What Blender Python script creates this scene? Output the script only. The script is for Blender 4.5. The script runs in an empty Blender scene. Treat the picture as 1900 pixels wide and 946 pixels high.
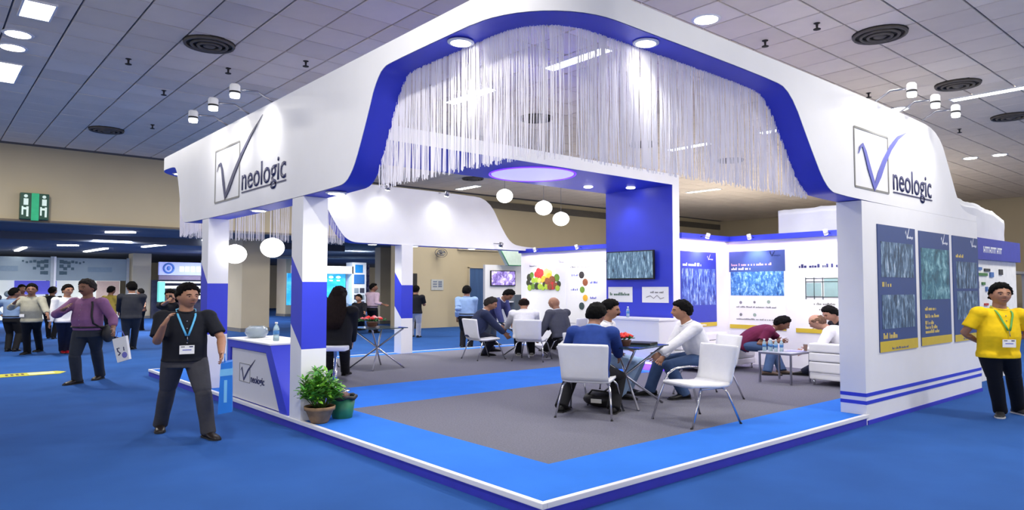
import bpy, bmesh, math, random
from math import sin, cos, pi, radians, atan2, sqrt, hypot
from mathutils import Vector, Matrix, noise

SC = bpy.context.scene
COL = SC.collection
rnd = random.Random(7)

# ---------------------------------------------------------------- camera
cam = bpy.data.cameras.new('camera')
camo = bpy.data.objects.new('camera', cam)
COL.objects.link(camo)
camo.location = (-3.34, -3.57, 1.6)
camo.rotation_euler = (radians(90 + 2.739), 0, radians(49.3765 - 90))
cam.sensor_fit = 'HORIZONTAL'
cam.sensor_width = 36.0
cam.lens = 36.0 * 1296 / 1900
cam.clip_start = 0.05
cam.clip_end = 300
SC.camera = camo

# ---------------------------------------------------------------- light
SC.view_settings.view_transform = 'Standard'
SC.view_settings.look = 'None'
SC.view_settings.gamma = 1
SC.view_settings.use_curve_mapping = False
SC.view_settings.exposure = 0.25
world = bpy.data.worlds.new('hall_ambient')
SC.world = world
world.use_nodes = True
world.node_tree.nodes['Background'].inputs[0].default_value = (1.0, 0.955, 0.90, 1)
world.node_tree.nodes['Background'].inputs[1].default_value = 1.15


def area_light(name, loc, rot, sx, sy, power, color=(1, 1, 1), spread=180):
    l = bpy.data.lights.new(name, 'AREA')
    l.shape = 'RECTANGLE'
    l.size = sx
    l.size_y = sy
    l.energy = power
    l.color = color
    l.spread = radians(spread)
    o = bpy.data.objects.new(name, l)
    o.location = loc
    o.rotation_euler = rot
    COL.objects.link(o)
    return o


def spot_light(name, loc, target, power, angle=70, blend=0.6, color=(1, 1, 1), radius=0.04):
    l = bpy.data.lights.new(name, 'SPOT')
    l.energy = power
    l.spot_size = radians(angle)
    l.spot_blend = blend
    l.color = color
    l.shadow_soft_size = radius
    o = bpy.data.objects.new(name, l)
    o.location = loc
    o.rotation_euler = (Vector(target) - Vector(loc)).to_track_quat('-Z', 'Y').to_euler()
    COL.objects.link(o)
    return o


# ---------------------------------------------------------------- colour and material helpers
def lin(c):
    out = []
    for v in c:
        v = v / 255.0
        out.append(v / 12.92 if v <= 0.04045 else ((v + 0.055) / 1.055) ** 2.4)
    return tuple(out) + (1.0,)


MATS = {}


def mat(name, rgb, rough=0.6, metal=0.0, var=0.06, scale=8.0, bump=0.0, bscale=60.0, emit=0.0, spec=0.5, stretch=None, trans=0.0, alpha=1.0):
    if name in MATS:
        return MATS[name]
    m = bpy.data.materials.new(name)
    m.use_nodes = True
    nt = m.node_tree
    b = nt.nodes['Principled BSDF']
    c = lin(rgb)
    b.inputs['Roughness'].default_value = rough
    b.inputs['Metallic'].default_value = metal
    b.inputs['Specular IOR Level'].default_value = spec
    tc = nt.nodes.new('ShaderNodeTexCoord')
    mp = nt.nodes.new('ShaderNodeMapping')
    nt.links.new(tc.outputs['Object'], mp.inputs[0])
    if stretch:
        mp.inputs['Scale'].default_value = stretch
    n = nt.nodes.new('ShaderNodeTexNoise')
    n.inputs['Scale'].default_value = scale
    n.inputs['Detail'].default_value = 3
    nt.links.new(mp.outputs[0], n.inputs['Vector'])
    r = nt.nodes.new('ShaderNodeValToRGB')
    r.color_ramp.elements[0].position = 0.3
    r.color_ramp.elements[1].position = 0.7
    r.color_ramp.elements[0].color = tuple(max(0, v * (1 - var)) for v in c[:3]) + (1,)
    r.color_ramp.elements[1].color = tuple(min(1, v * (1 + var)) for v in c[:3]) + (1,)
    nt.links.new(n.outputs[0], r.inputs[0])
    nt.links.new(r.outputs[0], b.inputs['Base Color'])
    if bump:
        n2 = nt.nodes.new('ShaderNodeTexNoise')
        n2.inputs['Scale'].default_value = bscale
        n2.inputs['Detail'].default_value = 2
        nt.links.new(mp.outputs[0], n2.inputs['Vector'])
        bp = nt.nodes.new('ShaderNodeBump')
        bp.inputs['Strength'].default_value = bump
        bp.inputs['Distance'].default_value = 0.02
        nt.links.new(n2.outputs[0], bp.inputs['Height'])
        nt.links.new(bp.outputs[0], b.inputs['Normal'])
    if emit:
        b.inputs['Emission Color'].default_value = c
        b.inputs['Emission Strength'].default_value = emit
    if trans:
        b.inputs['Transmission Weight'].default_value = trans
    if alpha < 1:
        b.inputs['Alpha'].default_value = alpha
    MATS[name] = m
    return m


def photo_mat(name, stops, scale=6.0, stretch=(1, 1, 1), kind='noise', rough=0.4, emit=0.0):
    """a printed picture: an abstract pattern through a colour ramp"""
    if name in MATS:
        return MATS[name]
    m = bpy.data.materials.new(name)
    m.use_nodes = True
    nt = m.node_tree
    b = nt.nodes['Principled BSDF']
    b.inputs['Roughness'].default_value = rough
    tc = nt.nodes.new('ShaderNodeTexCoord')
    mp = nt.nodes.new('ShaderNodeMapping')
    mp.inputs['Scale'].default_value = stretch
    nt.links.new(tc.outputs['Object'], mp.inputs[0])
    if kind == 'voronoi':
        n = nt.nodes.new('ShaderNodeTexVoronoi')
        n.inputs['Scale'].default_value = scale
        out = n.outputs['Color']
    else:
        n = nt.nodes.new('ShaderNodeTexNoise')
        n.inputs['Scale'].default_value = scale
        n.inputs['Detail'].default_value = 4
        n.inputs['Roughness'].default_value = 0.65
        n.inputs['Distortion'].default_value = 0.5
        out = n.outputs[0]
    nt.links.new(mp.outputs[0], n.inputs['Vector'])
    r = nt.nodes.new('ShaderNodeValToRGB')
    el = r.color_ramp.elements
    while len(el) < len(stops):
        el.new(0.5)
    for e, (p, c) in zip(el, stops):
        e.position = p
        e.color = lin(c)
    nt.links.new(out, r.inputs[0])
    nt.links.new(r.outputs[0], b.inputs['Base Color'])
    if emit:
        nt.links.new(r.outputs[0], b.inputs['Emission Color'])
        b.inputs['Emission Strength'].default_value = emit
    MATS[name] = m
    return m


# ---------------------------------------------------------------- object helpers
def tag(o, label=None, cat=None, group=None, kind=None):
    if label:
        o['label'] = label
    if cat:
        o['category'] = cat
    if group:
        o['group'] = group
    if kind:
        o['kind'] = kind
    return o


def empty(name, loc=(0, 0, 0), rz=0.0, label=None, cat=None, group=None, kind=None, scale=None):
    o = bpy.data.objects.new(name, None)
    o.empty_display_size = 0.1
    o.location = loc
    o.rotation_euler = (0, 0, rz)
    if scale:
        o.scale = scale
    COL.objects.link(o)
    return tag(o, label, cat, group, kind)


def mobj(name, bm, material, parent=None, smooth=False):
    me = bpy.data.meshes.new(name)
    bm.normal_update()
    bm.to_mesh(me)
    bm.free()
    mats = material if isinstance(material, (list, tuple)) else [material]
    for m in mats:
        me.materials.append(m)
    if smooth:
        me.polygons.foreach_set('use_smooth', [True] * len(me.polygons))
    o = bpy.data.objects.new(name, me)
    COL.objects.link(o)
    if parent:
        o.parent = parent
    return o


def share(name, src, parent, loc=(0, 0, 0), rot=(0, 0, 0)):
    o = src.copy()
    o.name = name
    o.parent = parent
    o.location = loc
    o.rotation_euler = rot
    COL.objects.link(o)
    return o


def NB():
    return bmesh.new()


def box(bm, x0, x1, y0, y1, z0, z1, bev=0.0, mi=0):
    vs = [bm.verts.new((x, y, z)) for x in (x0, x1) for y in (y0, y1) for z in (z0, z1)]
    fs = []
    for idx in ((0, 1, 3, 2), (4, 6, 7, 5), (0, 4, 5, 1), (2, 3, 7, 6), (0, 2, 6, 4), (1, 5, 7, 3)):
        f = bm.faces.new([vs[i] for i in idx])
        f.material_index = mi
        fs.append(f)
    if bev > 0:
        es = list({e for f in fs for e in f.edges})
        r = bmesh.ops.bevel(bm, geom=es, offset=bev, segments=2, affect='EDGES', profile=0.6)
        for f in r['faces']:
            f.material_index = mi
    return bm


def prism(bm, pts, axis, a, b, mi=0):
    """polygon PTS (two coordinates) extruded from a to b along axis 0, 1 or 2"""
    def P(p, t):
        if axis == 0:
            return (t, p[0], p[1])
        if axis == 1:
            return (p[0], t, p[1])
        return (p[0], p[1], t)
    lo = [bm.verts.new(P(p, a)) for p in pts]
    hi = [bm.verts.new(P(p, b)) for p in pts]
    n = len(pts)
    fs = [bm.faces.new(lo), bm.faces.new(hi[::-1])]
    for i in range(n):
        fs.append(bm.faces.new([lo[i], hi[i], hi[(i + 1) % n], lo[(i + 1) % n]]))
    for f in fs:
        f.material_index = mi
    bmesh.ops.recalc_face_normals(bm, faces=fs)
    return bm


def frame_of(d):
    d = Vector(d).normalized()
    up = Vector((0, 0, 1)) if abs(d.z) < 0.9 else Vector((1, 0, 0))
    u = d.cross(up).normalized()
    return u, u.cross(d).normalized()


def loft(bm, rings, n=12, mi=0, dome=0.0):
    """rings: (centre, u, v, ru, rv)"""
    rows = []
    for c, u, v, ru, rv in rings:
        rows.append([bm.verts.new(Vector(c) + Vector(u) * (ru * cos(2 * pi * k / n)) + Vector(v) * (rv * sin(2 * pi * k / n))) for k in range(n)])
    fs = []
    for a, b in zip(rows, rows[1:]):
        for k in range(n):
            fs.append(bm.faces.new([a[k], a[(k + 1) % n], b[(k + 1) % n], b[k]]))
    c0, c1 = Vector(rings[0][0]), Vector(rings[-1][0])
    d0 = (c0 - Vector(rings[1][0])).normalized() * dome * min(rings[0][3], rings[0][4])
    d1 = (c1 - Vector(rings[-2][0])).normalized() * dome * min(rings[-1][3], rings[-1][4])
    p0, p1 = bm.verts.new(c0 + d0), bm.verts.new(c1 + d1)
    for k in range(n):
        fs.append(bm.faces.new([rows[0][(k + 1) % n], rows[0][k], p0]))
        fs.append(bm.faces.new([rows[-1][k], rows[-1][(k + 1) % n], p1]))
    for f in fs:
        f.material_index = mi
        f.smooth = True
    bmesh.ops.recalc_face_normals(bm, faces=fs)
    return bm


def tube(bm, pts, r, n=8, mi=0, r1=None):
    pts = [Vector(p) for p in pts]
    rings = []
    u = None
    for i, p in enumerate(pts):
        d = (pts[min(i + 1, len(pts) - 1)] - pts[max(i - 1, 0)]).normalized()
        if u is None:
            u, v = frame_of(d)
        else:
            v = d.cross(u) if False else u.cross(d).normalized()
            u = d.cross(v).normalized()
            v = u.cross(d).normalized()
        rr = r if r1 is None else r + (r1 - r) * i / (len(pts) - 1)
        rings.append((p, u, v, rr, rr))
    return loft(bm, rings, n, mi)


def lathe(bm, prof, c=(0, 0, 0), n=20, mi=0, sx=1, sy=1):
    """prof: (r, z) from bottom to top, open ends are capped"""
    return loft(bm, [(Vector((c[0], c[1], c[2] + z)), (1, 0, 0), (0, 1, 0), max(r, 1e-4) * sx, max(r, 1e-4) * sy) for r, z in prof], n, mi)


def ell(bm, c, rx, ry, rz, nu=12, nv=8, mi=0, rot=None):
    r = bmesh.ops.create_uvsphere(bm, u_segments=nu, v_segments=nv, radius=1.0)
    M = Matrix.Translation(c) @ ((rot.to_4x4() if rot else Matrix.Identity(4)) @ Matrix.Diagonal((rx, ry, rz, 1)))
    bmesh.ops.transform(bm, matrix=M, verts=r['verts'])
    for v in r['verts']:
        for f in v.link_faces:
            f.material_index = mi
            f.smooth = True
    return bm


def wall_text(name, s, width, height, origin, u, n, material, parent, depth=0.004, bold=0.0):
    """lettering WIDTH wide on a wall: origin at the left of the baseline, u reading direction, n outward normal. height: of the whole word's box"""
    cu = bpy.data.curves.new(name, 'FONT')
    cu.body = s
    cu.size = 1.0
    cu.offset = bold
    cu.resolution_u = 3
    to = bpy.data.objects.new(name, cu)
    COL.objects.link(to)
    bpy.context.view_layer.update()
    me = bpy.data.meshes.new_from_object(to.evaluated_get(bpy.context.evaluated_depsgraph_get()))
    COL.objects.unlink(to)
    bpy.data.objects.remove(to)
    me.name = name
    xs = [v.co.x for v in me.vertices]
    ys = [v.co.y for v in me.vertices]
    w = max(xs) - min(xs)
    h = max(ys) - min(ys)
    sx, sy = width / w, height / h
    u, n = Vector(u), Vector(n)
    up = Vector((0, 0, 1))
    bm = NB()
    bm.from_mesh(me)
    bpy.data.meshes.remove(me)
    x0 = min(xs)
    fs = list(bm.faces)
    r = bmesh.ops.extrude_face_region(bm, geom=fs)
    top = {g for g in r['geom'] if isinstance(g, bmesh.types.BMVert)}
    O = Vector(origin)
    for v in bm.verts:
        p = O + u * ((v.co.x - x0) * sx) + up * (v.co.y * sy) + (n * depth if v in top else Vector((0, 0, 0)))
        v.co = p
    bmesh.ops.recalc_face_normals(bm, faces=bm.faces)
    return mobj(name, bm, material, parent)


def text_lines(name, rows, parent, material, u, n):
    for s, w, h, o in rows:
        wall_text(name, s, w, h, o, u, n, material, parent, depth=0.003)


def ribbon(bm, P, widths, n, depth, mi=0):
    """flat band through points P (3D) with half widths, lying on a wall of normal n"""
    n = Vector(n)
    L, R = [], []
    P = [Vector(p) for p in P]
    for i, p in enumerate(P):
        d = (P[min(i + 1, len(P) - 1)] - P[max(i - 1, 0)]).normalized()
        s = d.cross(n).normalized() * widths[i]
        L.append((bm.verts.new(p + s), bm.verts.new(p + s + n * depth)))
        R.append((bm.verts.new(p - s), bm.verts.new(p - s + n * depth)))
    fs = []
    for i in range(len(P) - 1):
        fs.append(bm.faces.new([L[i][1], L[i + 1][1], R[i + 1][1], R[i][1]]))
        fs.append(bm.faces.new([L[i][0], L[i + 1][0], L[i + 1][1], L[i][1]]))
        fs.append(bm.faces.new([R[i][1], R[i + 1][1], R[i + 1][0], R[i][0]]))
    for f in fs:
        f.material_index = mi
    return bm


# ---------------------------------------------------------------- materials
WHITE = mat('white_laminate', (236, 236, 240), 0.45, var=0.015, scale=3)
WHITE2 = mat('white_paint', (228, 228, 232), 0.7, var=0.02, scale=2)
BLUE = mat('royal_blue_laminate', (46, 60, 205), 0.45, var=0.03, scale=3)
BLUE2 = mat('blue_edge_vinyl', (48, 52, 190), 0.5, var=0.03)
CARPET = mat('blue_needle_carpet', (46, 88, 156), 0.95, var=0.10, scale=1.2, bump=0.25, bscale=300, spec=0.1)
CARPET2 = mat('bright_blue_booth_carpet', (52, 118, 216), 0.95, var=0.05, scale=2, bump=0.25, bscale=300, spec=0.1)
GREYC = mat('grey_booth_carpet', (112, 112, 124), 0.95, var=0.16, scale=60, bump=0.3, bscale=400, spec=0.1)
BEIGE = mat('beige_wall_paint', (196, 182, 152), 0.8, var=0.04, scale=0.6)
BEIGE2 = mat('beige_column_paint', (200, 188, 162), 0.8, var=0.04, scale=1.0)
DARKW = mat('dark_slate_soffit', (92, 98, 112), 0.9, var=0.12, scale=0.5)
TILE = mat('ceiling_tile_white', (228, 214, 198), 0.85, var=0.05, scale=1.5, bump=0.15, bscale=40)
TGRID = mat('ceiling_grid_grey', (96, 94, 100), 0.7, var=0.1)
CHROME = mat('polished_chrome', (205, 205, 210), 0.16, 1.0, var=0.01)
STEEL = mat('brushed_steel', (150, 150, 160), 0.3, 1.0, var=0.03)
DARKM = mat('dark_metal', (38, 38, 42), 0.4, 0.6, var=0.05)
BLACK = mat('matt_black', (18, 18, 20), 0.6, var=0.1)
NAVYT = mat('navy_ink', (40, 44, 92), 0.5, var=0.02)
LOGOB = mat('logo_blue', (92, 98, 190), 0.5, var=0.04)
GREYT = mat('grey_ink', (130, 130, 128), 0.5, var=0.02)
LEATHER = mat('white_leatherette', (232, 232, 234), 0.42, var=0.02, bump=0.06, bscale=30)
PAPER = mat('white_paper', (238, 238, 236), 0.7, var=0.01)
YELLOW = mat('poster_yellow', (206, 180, 50), 0.5, var=0.03)
POSTB = mat('poster_slate_blue', (56, 78, 132), 0.45, var=0.03)
POSTV = mat('poster_violet_blue', (50, 62, 172), 0.45, var=0.03)
LEDW = mat('lit_diffuser_white', (250, 250, 245), 0.5, emit=9.0, var=0)
LEDS = mat('lit_spot_lens', (255, 252, 245), 0.5, emit=14.0, var=0)
GLOBE = mat('lit_paper_globe', (255, 253, 250), 0.6, emit=2.6, var=0)
GLASS = mat('tinted_table_glass', (90, 130, 150), 0.05, var=0, trans=0.7)
CLEAR = mat('clear_glass', (225, 238, 240), 0.04, var=0, trans=0.95)
# ================================================================= HALL
fl = NB()
box(fl, -16, 34, -14, 58, -0.1, 0.0)
floor = tag(mobj('floor', fl, CARPET), kind='structure')

ZC = 5.6
cb = NB()
box(cb, -12, 34, -12, 20.3, ZC + 0.03, ZC + 0.12)
ceiling = tag(mobj('ceiling', cb, TGRID), kind='structure')
# tiles: the nearest as parts, the rest as one
S = 0.745
x_off, y_off = -0.16, 0.32
th, cx, cy = radians(49.3765), -3.34, -3.57
tiles = []
for i in range(-16, 45):
    for j in range(-16, 27):
        tx, ty = x_off + (i + 0.5) * S, y_off + (j + 0.5) * S
        if ty > 20.2 - S / 2 or tx < -11.8 or tx > 33.6:
            continue
        dx, dy = tx - cx, ty - cy
        w = dx * cos(th) + dy * sin(th)
        s = dx * sin(th) - dy * cos(th)
        vis = w > 0.5 and abs(s) < 0.8 * w and 4.0 / max(w, 0.1) < 0.50
        tiles.append((hypot(dx, dy) if vis else 999, tx, ty))
tiles.sort()


def tile_bm(bm, x, y, h):
    a = S / 2 - 0.012
    z1 = ZC + 0.031
    z0 = ZC - h
    b = 0.008
    lo = [bm.verts.new((x + sx * (a - b), y + sy * (a - b), z0)) for sx, sy in ((-1, -1), (1, -1), (1, 1), (-1, 1))]
    hi = [bm.verts.new((x + sx * a, y + sy * a, z0 + b)) for sx, sy in ((-1, -1), (1, -1), (1, 1), (-1, 1))]
    tp = [bm.verts.new((x + sx * a, y + sy * a, z1)) for sx, sy in ((-1, -1), (1, -1), (1, 1), (-1, 1))]
    bm.faces.new(lo[::-1])
    for k in range(4):
        bm.faces.new([lo[k], lo[(k + 1) % 4], hi[(k + 1) % 4], hi[k]])
        bm.faces.new([hi[k], hi[(k + 1) % 4], tp[(k + 1) % 4], tp[k]])


proto = NB()
tile_bm(proto, 0, 0, 0.0)
bmesh.ops.recalc_face_normals(proto, faces=proto.faces)
tprotos = [mobj('ceiling_tile', proto, TILE, ceiling)]
for k, c in enumerate(((220, 207, 192), (234, 221, 206))):
    me2 = tprotos[0].data.copy()
    me2.materials.clear()
    me2.materials.append(mat('ceiling_tile_shade_%d' % k, c, 0.85, var=0.05, scale=1.5))
    o2 = tprotos[0].copy()
    o2.data = me2
    tprotos.append(o2)
rest = NB()
first = True
for n_, (d, tx, ty) in enumerate(tiles):
    if n_ < 295 and d < 900:
        src = tprotos[rnd.choice((0, 0, 1, 2))]
        if first:
            o = tprotos[0]
            first = False
        else:
            o = src.copy()
            COL.objects.link(o)
            o.name = 'ceiling_tile'
            o.parent = ceiling
        o.location = (tx, ty, rnd.uniform(-0.004, 0.002))
    else:
        tile_bm(rest, tx, ty, rnd.uniform(-0.002, 0.002))
bmesh.ops.recalc_face_normals(rest, faces=rest.faces)
tag(mobj('distant_ceiling_tiles', rest, TILE, ceiling), kind='stuff')

# back wall: high band over the opening, full height to the right of it
wb = NB()
box(wb, -12, 11.0, 20.2, 20.5, 3.47, ZC + 0.03)
box(wb, 11.0, 34, 20.2, 20.5, 0, ZC + 0.03)
wall_back = tag(mobj('wall_back', wb, BEIGE), kind='structure')
b_ = NB(); box(b_, 33.5, 33.8, -14, 20.2, 0, ZC + 0.03); tag(mobj('wall_right', b_, BEIGE), kind='structure')
tb = NB()
box(tb, 12.0, 34, 20.1, 20.2, 5.12, 5.42)
tag(mobj('trim_1', tb, mat('dark_bulkhead', (98, 92, 84), 0.8)), kind='structure')
tb = NB()
box(tb, 14.0, 16.2, 20.08, 20.2, 3.22, 3.36)
tag(mobj('trim_2', tb, BEIGE2), kind='structure')
tb = NB()
box(tb, -12, 11.0, 20.12, 20.2, 3.47, 3.53)
tag(mobj('trim_3', tb, mat('brown_trim', (120, 108, 92), 0.8)), kind='structure')
dm = NB()
box(dm, 11.45, 12.0, 20.14, 20.19, 0, 2.2, 0.01)
d1 = tag(mobj('door_1', dm, mat('dark_doorway', (34, 32, 34), 0.6)), kind='structure')
dm = NB()
box(dm, 14.6, 15.62, 20.14, 20.19, 0, 2.46, 0.01)
d2 = tag(mobj('door_2', dm, mat('steel_blue_door', (62, 96, 146), 0.5, var=0.12, scale=3, stretch=(6, 1, 0.3))), kind='structure')
nb = NB()
box(nb, 14.56, 14.61, 20.1, 20.19, 0, 2.5)
box(nb, 15.62, 15.67, 20.1, 20.19, 0, 2.5)
box(nb, 14.56, 15.67, 20.1, 20.19, 2.46, 2.52)
mobj('door_frame', nb, BEIGE2, d2)
# wall box and notice on the wall
e = empty('wall_notice', (13.0, 20.19, 1.75), 0, 'pale paper notice on the beige wall beside the dark doorway', 'notice')
b_ = NB(); box(b_, -0.3, 0.3, -0.02, 0, -0.22, 0.22); mobj('sheet', b_, mat('notice_paper', (190, 192, 190), 0.8), e)
b_ = NB()
for k in range(3):
    box(b_, -0.22, -0.02, -0.026, -0.02, 0.1 - k * 0.1, 0.15 - k * 0.1)
    box(b_, 0.04, 0.22, -0.026, -0.02, 0.08 - k * 0.09, 0.15 - k * 0.09)
mobj('print', b_, mat('notice_print', (120, 130, 150), 0.8), e)
e = empty('wall_fan', (13.0, 20.1, 3.05), 0, 'small grey wall fan high on the beige wall', 'fan')
b_ = NB(); tube(b_, [(0.3 * cos(a), -0.18, 0.18 * sin(a)) for a in [k * pi / 8 for k in range(17)]], 0.012, 6); tube(b_, [(0.2 * cos(a), -0.2, 0.12 * sin(a)) for a in [k * pi / 8 for k in range(17)]], 0.01, 6); mobj('guard', b_, TGRID, e)
b_ = NB(); ell(b_, (0, -0.15, 0), 0.07, 0.08, 0.05); box(b_, -0.03, 0.03, -0.14, 0.1, -0.02, 0.02); mobj('motor', b_, TGRID, e)
b_ = NB()
for k in range(4):
    a = k * pi / 2 + 0.4
    ell(b_, (0.13 * cos(a), -0.18, 0.08 * sin(a)), 0.1, 0.008, 0.045, 8, 6)
mobj('blade', b_, GREYT, e)

# low hall beyond the opening
lb = NB()
box(lb, -16, 34, 20.5, 58, 3.47, 3.6)
tag(mobj('ceiling_low_hall', lb, DARKW), kind='structure')
wl = NB()
box(wl, -16, 34, 52, 52.3, 0, 3.47)
tag(mobj('wall_far', wl, BEIGE2), kind='structure')
for k, y in enumerate((24.4,)):
    b_ = NB()
    box(b_, -16, 11.0 if k == 0 else 34, y, y + 0.35, 3.22, 3.47)
    tag(mobj('trim_%d' % (4 + k), b_, DARKW), kind='structure')


def column(name, x0, x1, y0, y1, z, label):
    b = NB()
    box(b, x0, x1, y0, y1, 0, z, 0.02)
    o = empty('column', (0, 0, 0), 0, None, None, kind='structure')
    o.name = name
    mobj('shaft', b, BEIGE2, o)
    b = NB()
    box(b, x0 - 0.02, x1 + 0.02, y0 - 0.02, y1 + 0.02, 0, 0.14, 0.005)
    mobj('plinth', b, mat('plinth_grey', (120, 118, 116), 0.8), o)
    return o


column('column_1', 5.85, 6.9, 22.4, 24.2, 3.47, '')
column('column_2', 12.72, 13.42, 24.3, 24.8, 3.47, '')
column('column_3', 12.9, 13.6, 35.3, 36.6, 3.47, '')
column('column_4', 5.5, 6.4, 37.6, 38.6, 3.47, '')

# light fixtures of the big ceiling
TUBES = [(5.33, 4.80, 0.24, 1.42), (5.33, 7.87, 0.24, 1.42), (13.3, 0.82, 0.22, 1.3), (13.15, 8.0, 0.26, 1.3), (13.1, 5.45, 0.26, 0.62),
         (21.1, 12.9, 0.26, 1.5), (13.25, 18.45, 0.3, 1.3), (13.3, 15.2, 0.3, 1.3), (5.33, 12.1, 0.26, 1.42), (5.33, 15.4, 0.26, 1.3), (-2.1, 8.35, 0.36, 0.72), (-2.15, 12.2, 0.36, 1.4), (-2.15, 0.6, 0.3, 1.4),
         (5.33, 0.3, 0.24, 1.3), (21.1, 5.4, 0.26, 1.4), (13.2, 12.0, 0.26, 1.3), (5.33, -3.4, 0.24, 1.4), (13.3, -3.0, 0.24, 1.4), (21.1, -3.0, 0.24, 1.4)]  # last three are added out of view to brighten the front fascia
WHERE = ['behind the string curtain, nearest the booth corner', 'behind the string curtain over the lit portal', 'above the end of the logo fascia, long and bright', 'seen through the curtain near the portal post',
         'seen through the curtain close to the blue arch leg', 'beyond the portal post above the beige wall', 'over the far curved white fascia', 'over the middle of the far fascia', 'seen small through the curtain, third along its row',
         'seen small through the curtain, fourth along its row', 'at the upper corner, square and very bright', 'beside the two round lamps, farther along', 'over the aisle behind the camera', 'over the front corner of the booth',
         'far along the ceiling past the two round lamps', 'mid row above the back wall posters', 'added out of view before the booth front to light its fascia', 'added out of view over the aisle of the man in yellow', 'added out of view far beyond the man in yellow']
for (x, y, w, l), wh in zip(TUBES, WHERE):
    e = empty('ceiling_light', (x, y, ZC), 0, 'bright white panel light ' + wh, 'ceiling light', 'panel lights of the hall ceiling')
    b_ = NB()
    box(b_, -w / 2, w / 2, -l / 2, l / 2, -0.02, -0.004)
    mobj('diffuser', b_, LEDW, e)
    b_ = NB()
    for a0, a1, c0, c1 in ((-w / 2 - .025, -w / 2, -l / 2 - .025, l / 2 + .025), (w / 2, w / 2 + .025, -l / 2 - .025, l / 2 + .025), (-w / 2, w / 2, -l / 2 - .025, -l / 2), (-w / 2, w / 2, l / 2, l / 2 + .025)):
        box(b_, a0, a1, c0, c1, -0.025, 0.004)
    mobj('frame', b_, WHITE2, e)
ROUNDS = [(-2.2, 9.7, 'upper of the two beside the ceiling edge'), (-2.2, 10.5, 'lower of the two beside the ceiling edge'), (5.5, 2.3, 'above the front corner of the fascia'), (13.25, 2.5, 'next to the spotlights over the second logo'),
          (21.2, 3.42, 'far past the fascia, nearer the curved end'), (21.25, 2.67, 'far past the fascia, farther from the curved end'), (13.3, 3.4, 'behind the fascia above the second logo')]
for x, y, wh in ROUNDS:
    e = empty('round_ceiling_light', (x, y, ZC), 0, 'round recessed ceiling lamp ' + wh, 'ceiling light', 'round lamps of the hall ceiling')
    b_ = NB(); lathe(b_, [(0.14, -0.022), (0.17, -0.018), (0.17, -0.004)], n=20); mobj('lens', b_, LEDS, e)
    b_ = NB(); lathe(b_, [(0.21, -0.012), (0.22, 0.0), (0.2, 0.004)], n=20); mobj('rim', b_, WHITE2, e)
VENTS = [(0.22, 8.17, 'above the first logo'), (0.25, 16.3, 'near the back wall above the first logo'), (8.07, 0.86, 'nearest, above the second logo'), (12.06, 0.99, 'beside the long light above the second logo'), (15.9, 1.07, 'farthest at the edge above the second logo'),
         (7.64, 8.36, 'seen through the middle of the string curtain'), (11.9, 8.6, 'seen through the curtain towards the arch leg'), (8.0, 16.4, 'between the far fascia and the portal'), (15.9, 8.4, 'seen through the curtain end'), (12.0, 16.5, 'under the portal slab near the globes')]
GRIME = mat('vent_grey_brown', (92, 86, 80), 0.7, var=0.15)
VDARK = mat('vent_dark', (40, 36, 34), 0.8, var=0.1)
for x, y, wh in VENTS:
    e = empty('ceiling_vent', (x, y, ZC), 0, 'round slatted air diffuser ' + wh, 'vent', 'round air diffusers')
    b_ = NB(); lathe(b_, [(0.36, -0.012), (0.40, -0.004), (0.40, 0.003)], n=24); mobj('backing', b_, VDARK, e)
    for r in (0.37, 0.27, 0.17):
        b_ = NB()
        tube(b_, [(r * cos(a), r * sin(a), -0.03 - (0.37 - r) * 0.12) for a in [k * pi / 12 for k in range(25)]], 0.026, 6)
        mobj('ring', b_, GRIME, e)
    b_ = NB(); lathe(b_, [(0.03, -0.085), (0.09, -0.065), (0.1, -0.045)], n=16); mobj('centre_cone', b_, GRIME, e)
# sprinklers and detectors
SPR = [(3.9, 1.25), (6.9, 1.3), (7.0, 2.2), (1.8, 8.0), (0.9, 9.3), (-0.6, 9.9), (11.4, 2.4), (16.5, 2.3), (0.4, 11.6), (1.0, 15.0), (9.5, 11.0)]
SPL = ['above the corner of the fascia', 'beyond the corner fascia, near the big vent', 'just over the fascia edge towards the second logo', 'over the first fascia near the corner', 'over the first fascia past the vent', 'in the open ceiling above the aisle',
       'by the three spotlights of the second logo', 'far past the second logo', 'above the three spotlights of the first logo', 'near the far vent above the first logo', 'seen through the curtain']
for (x, y), wh in zip(SPR, SPL):
    e = empty('sprinkler_head', (x, y, ZC), 0, 'small dark sprinkler head ' + wh, 'sprinkler', 'sprinkler heads')
    b_ = NB(); lathe(b_, [(0.03, -0.09), (0.015, -0.07), (0.02, -0.02), (0.05, -0.005), (0.05, 0.003)], n=10); mobj('body', b_, VDARK, e)
    b_ = NB(); lathe(b_, [(0.055, -0.1), (0.055, -0.092)], n=10); mobj('deflector', b_, VDARK, e)

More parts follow.
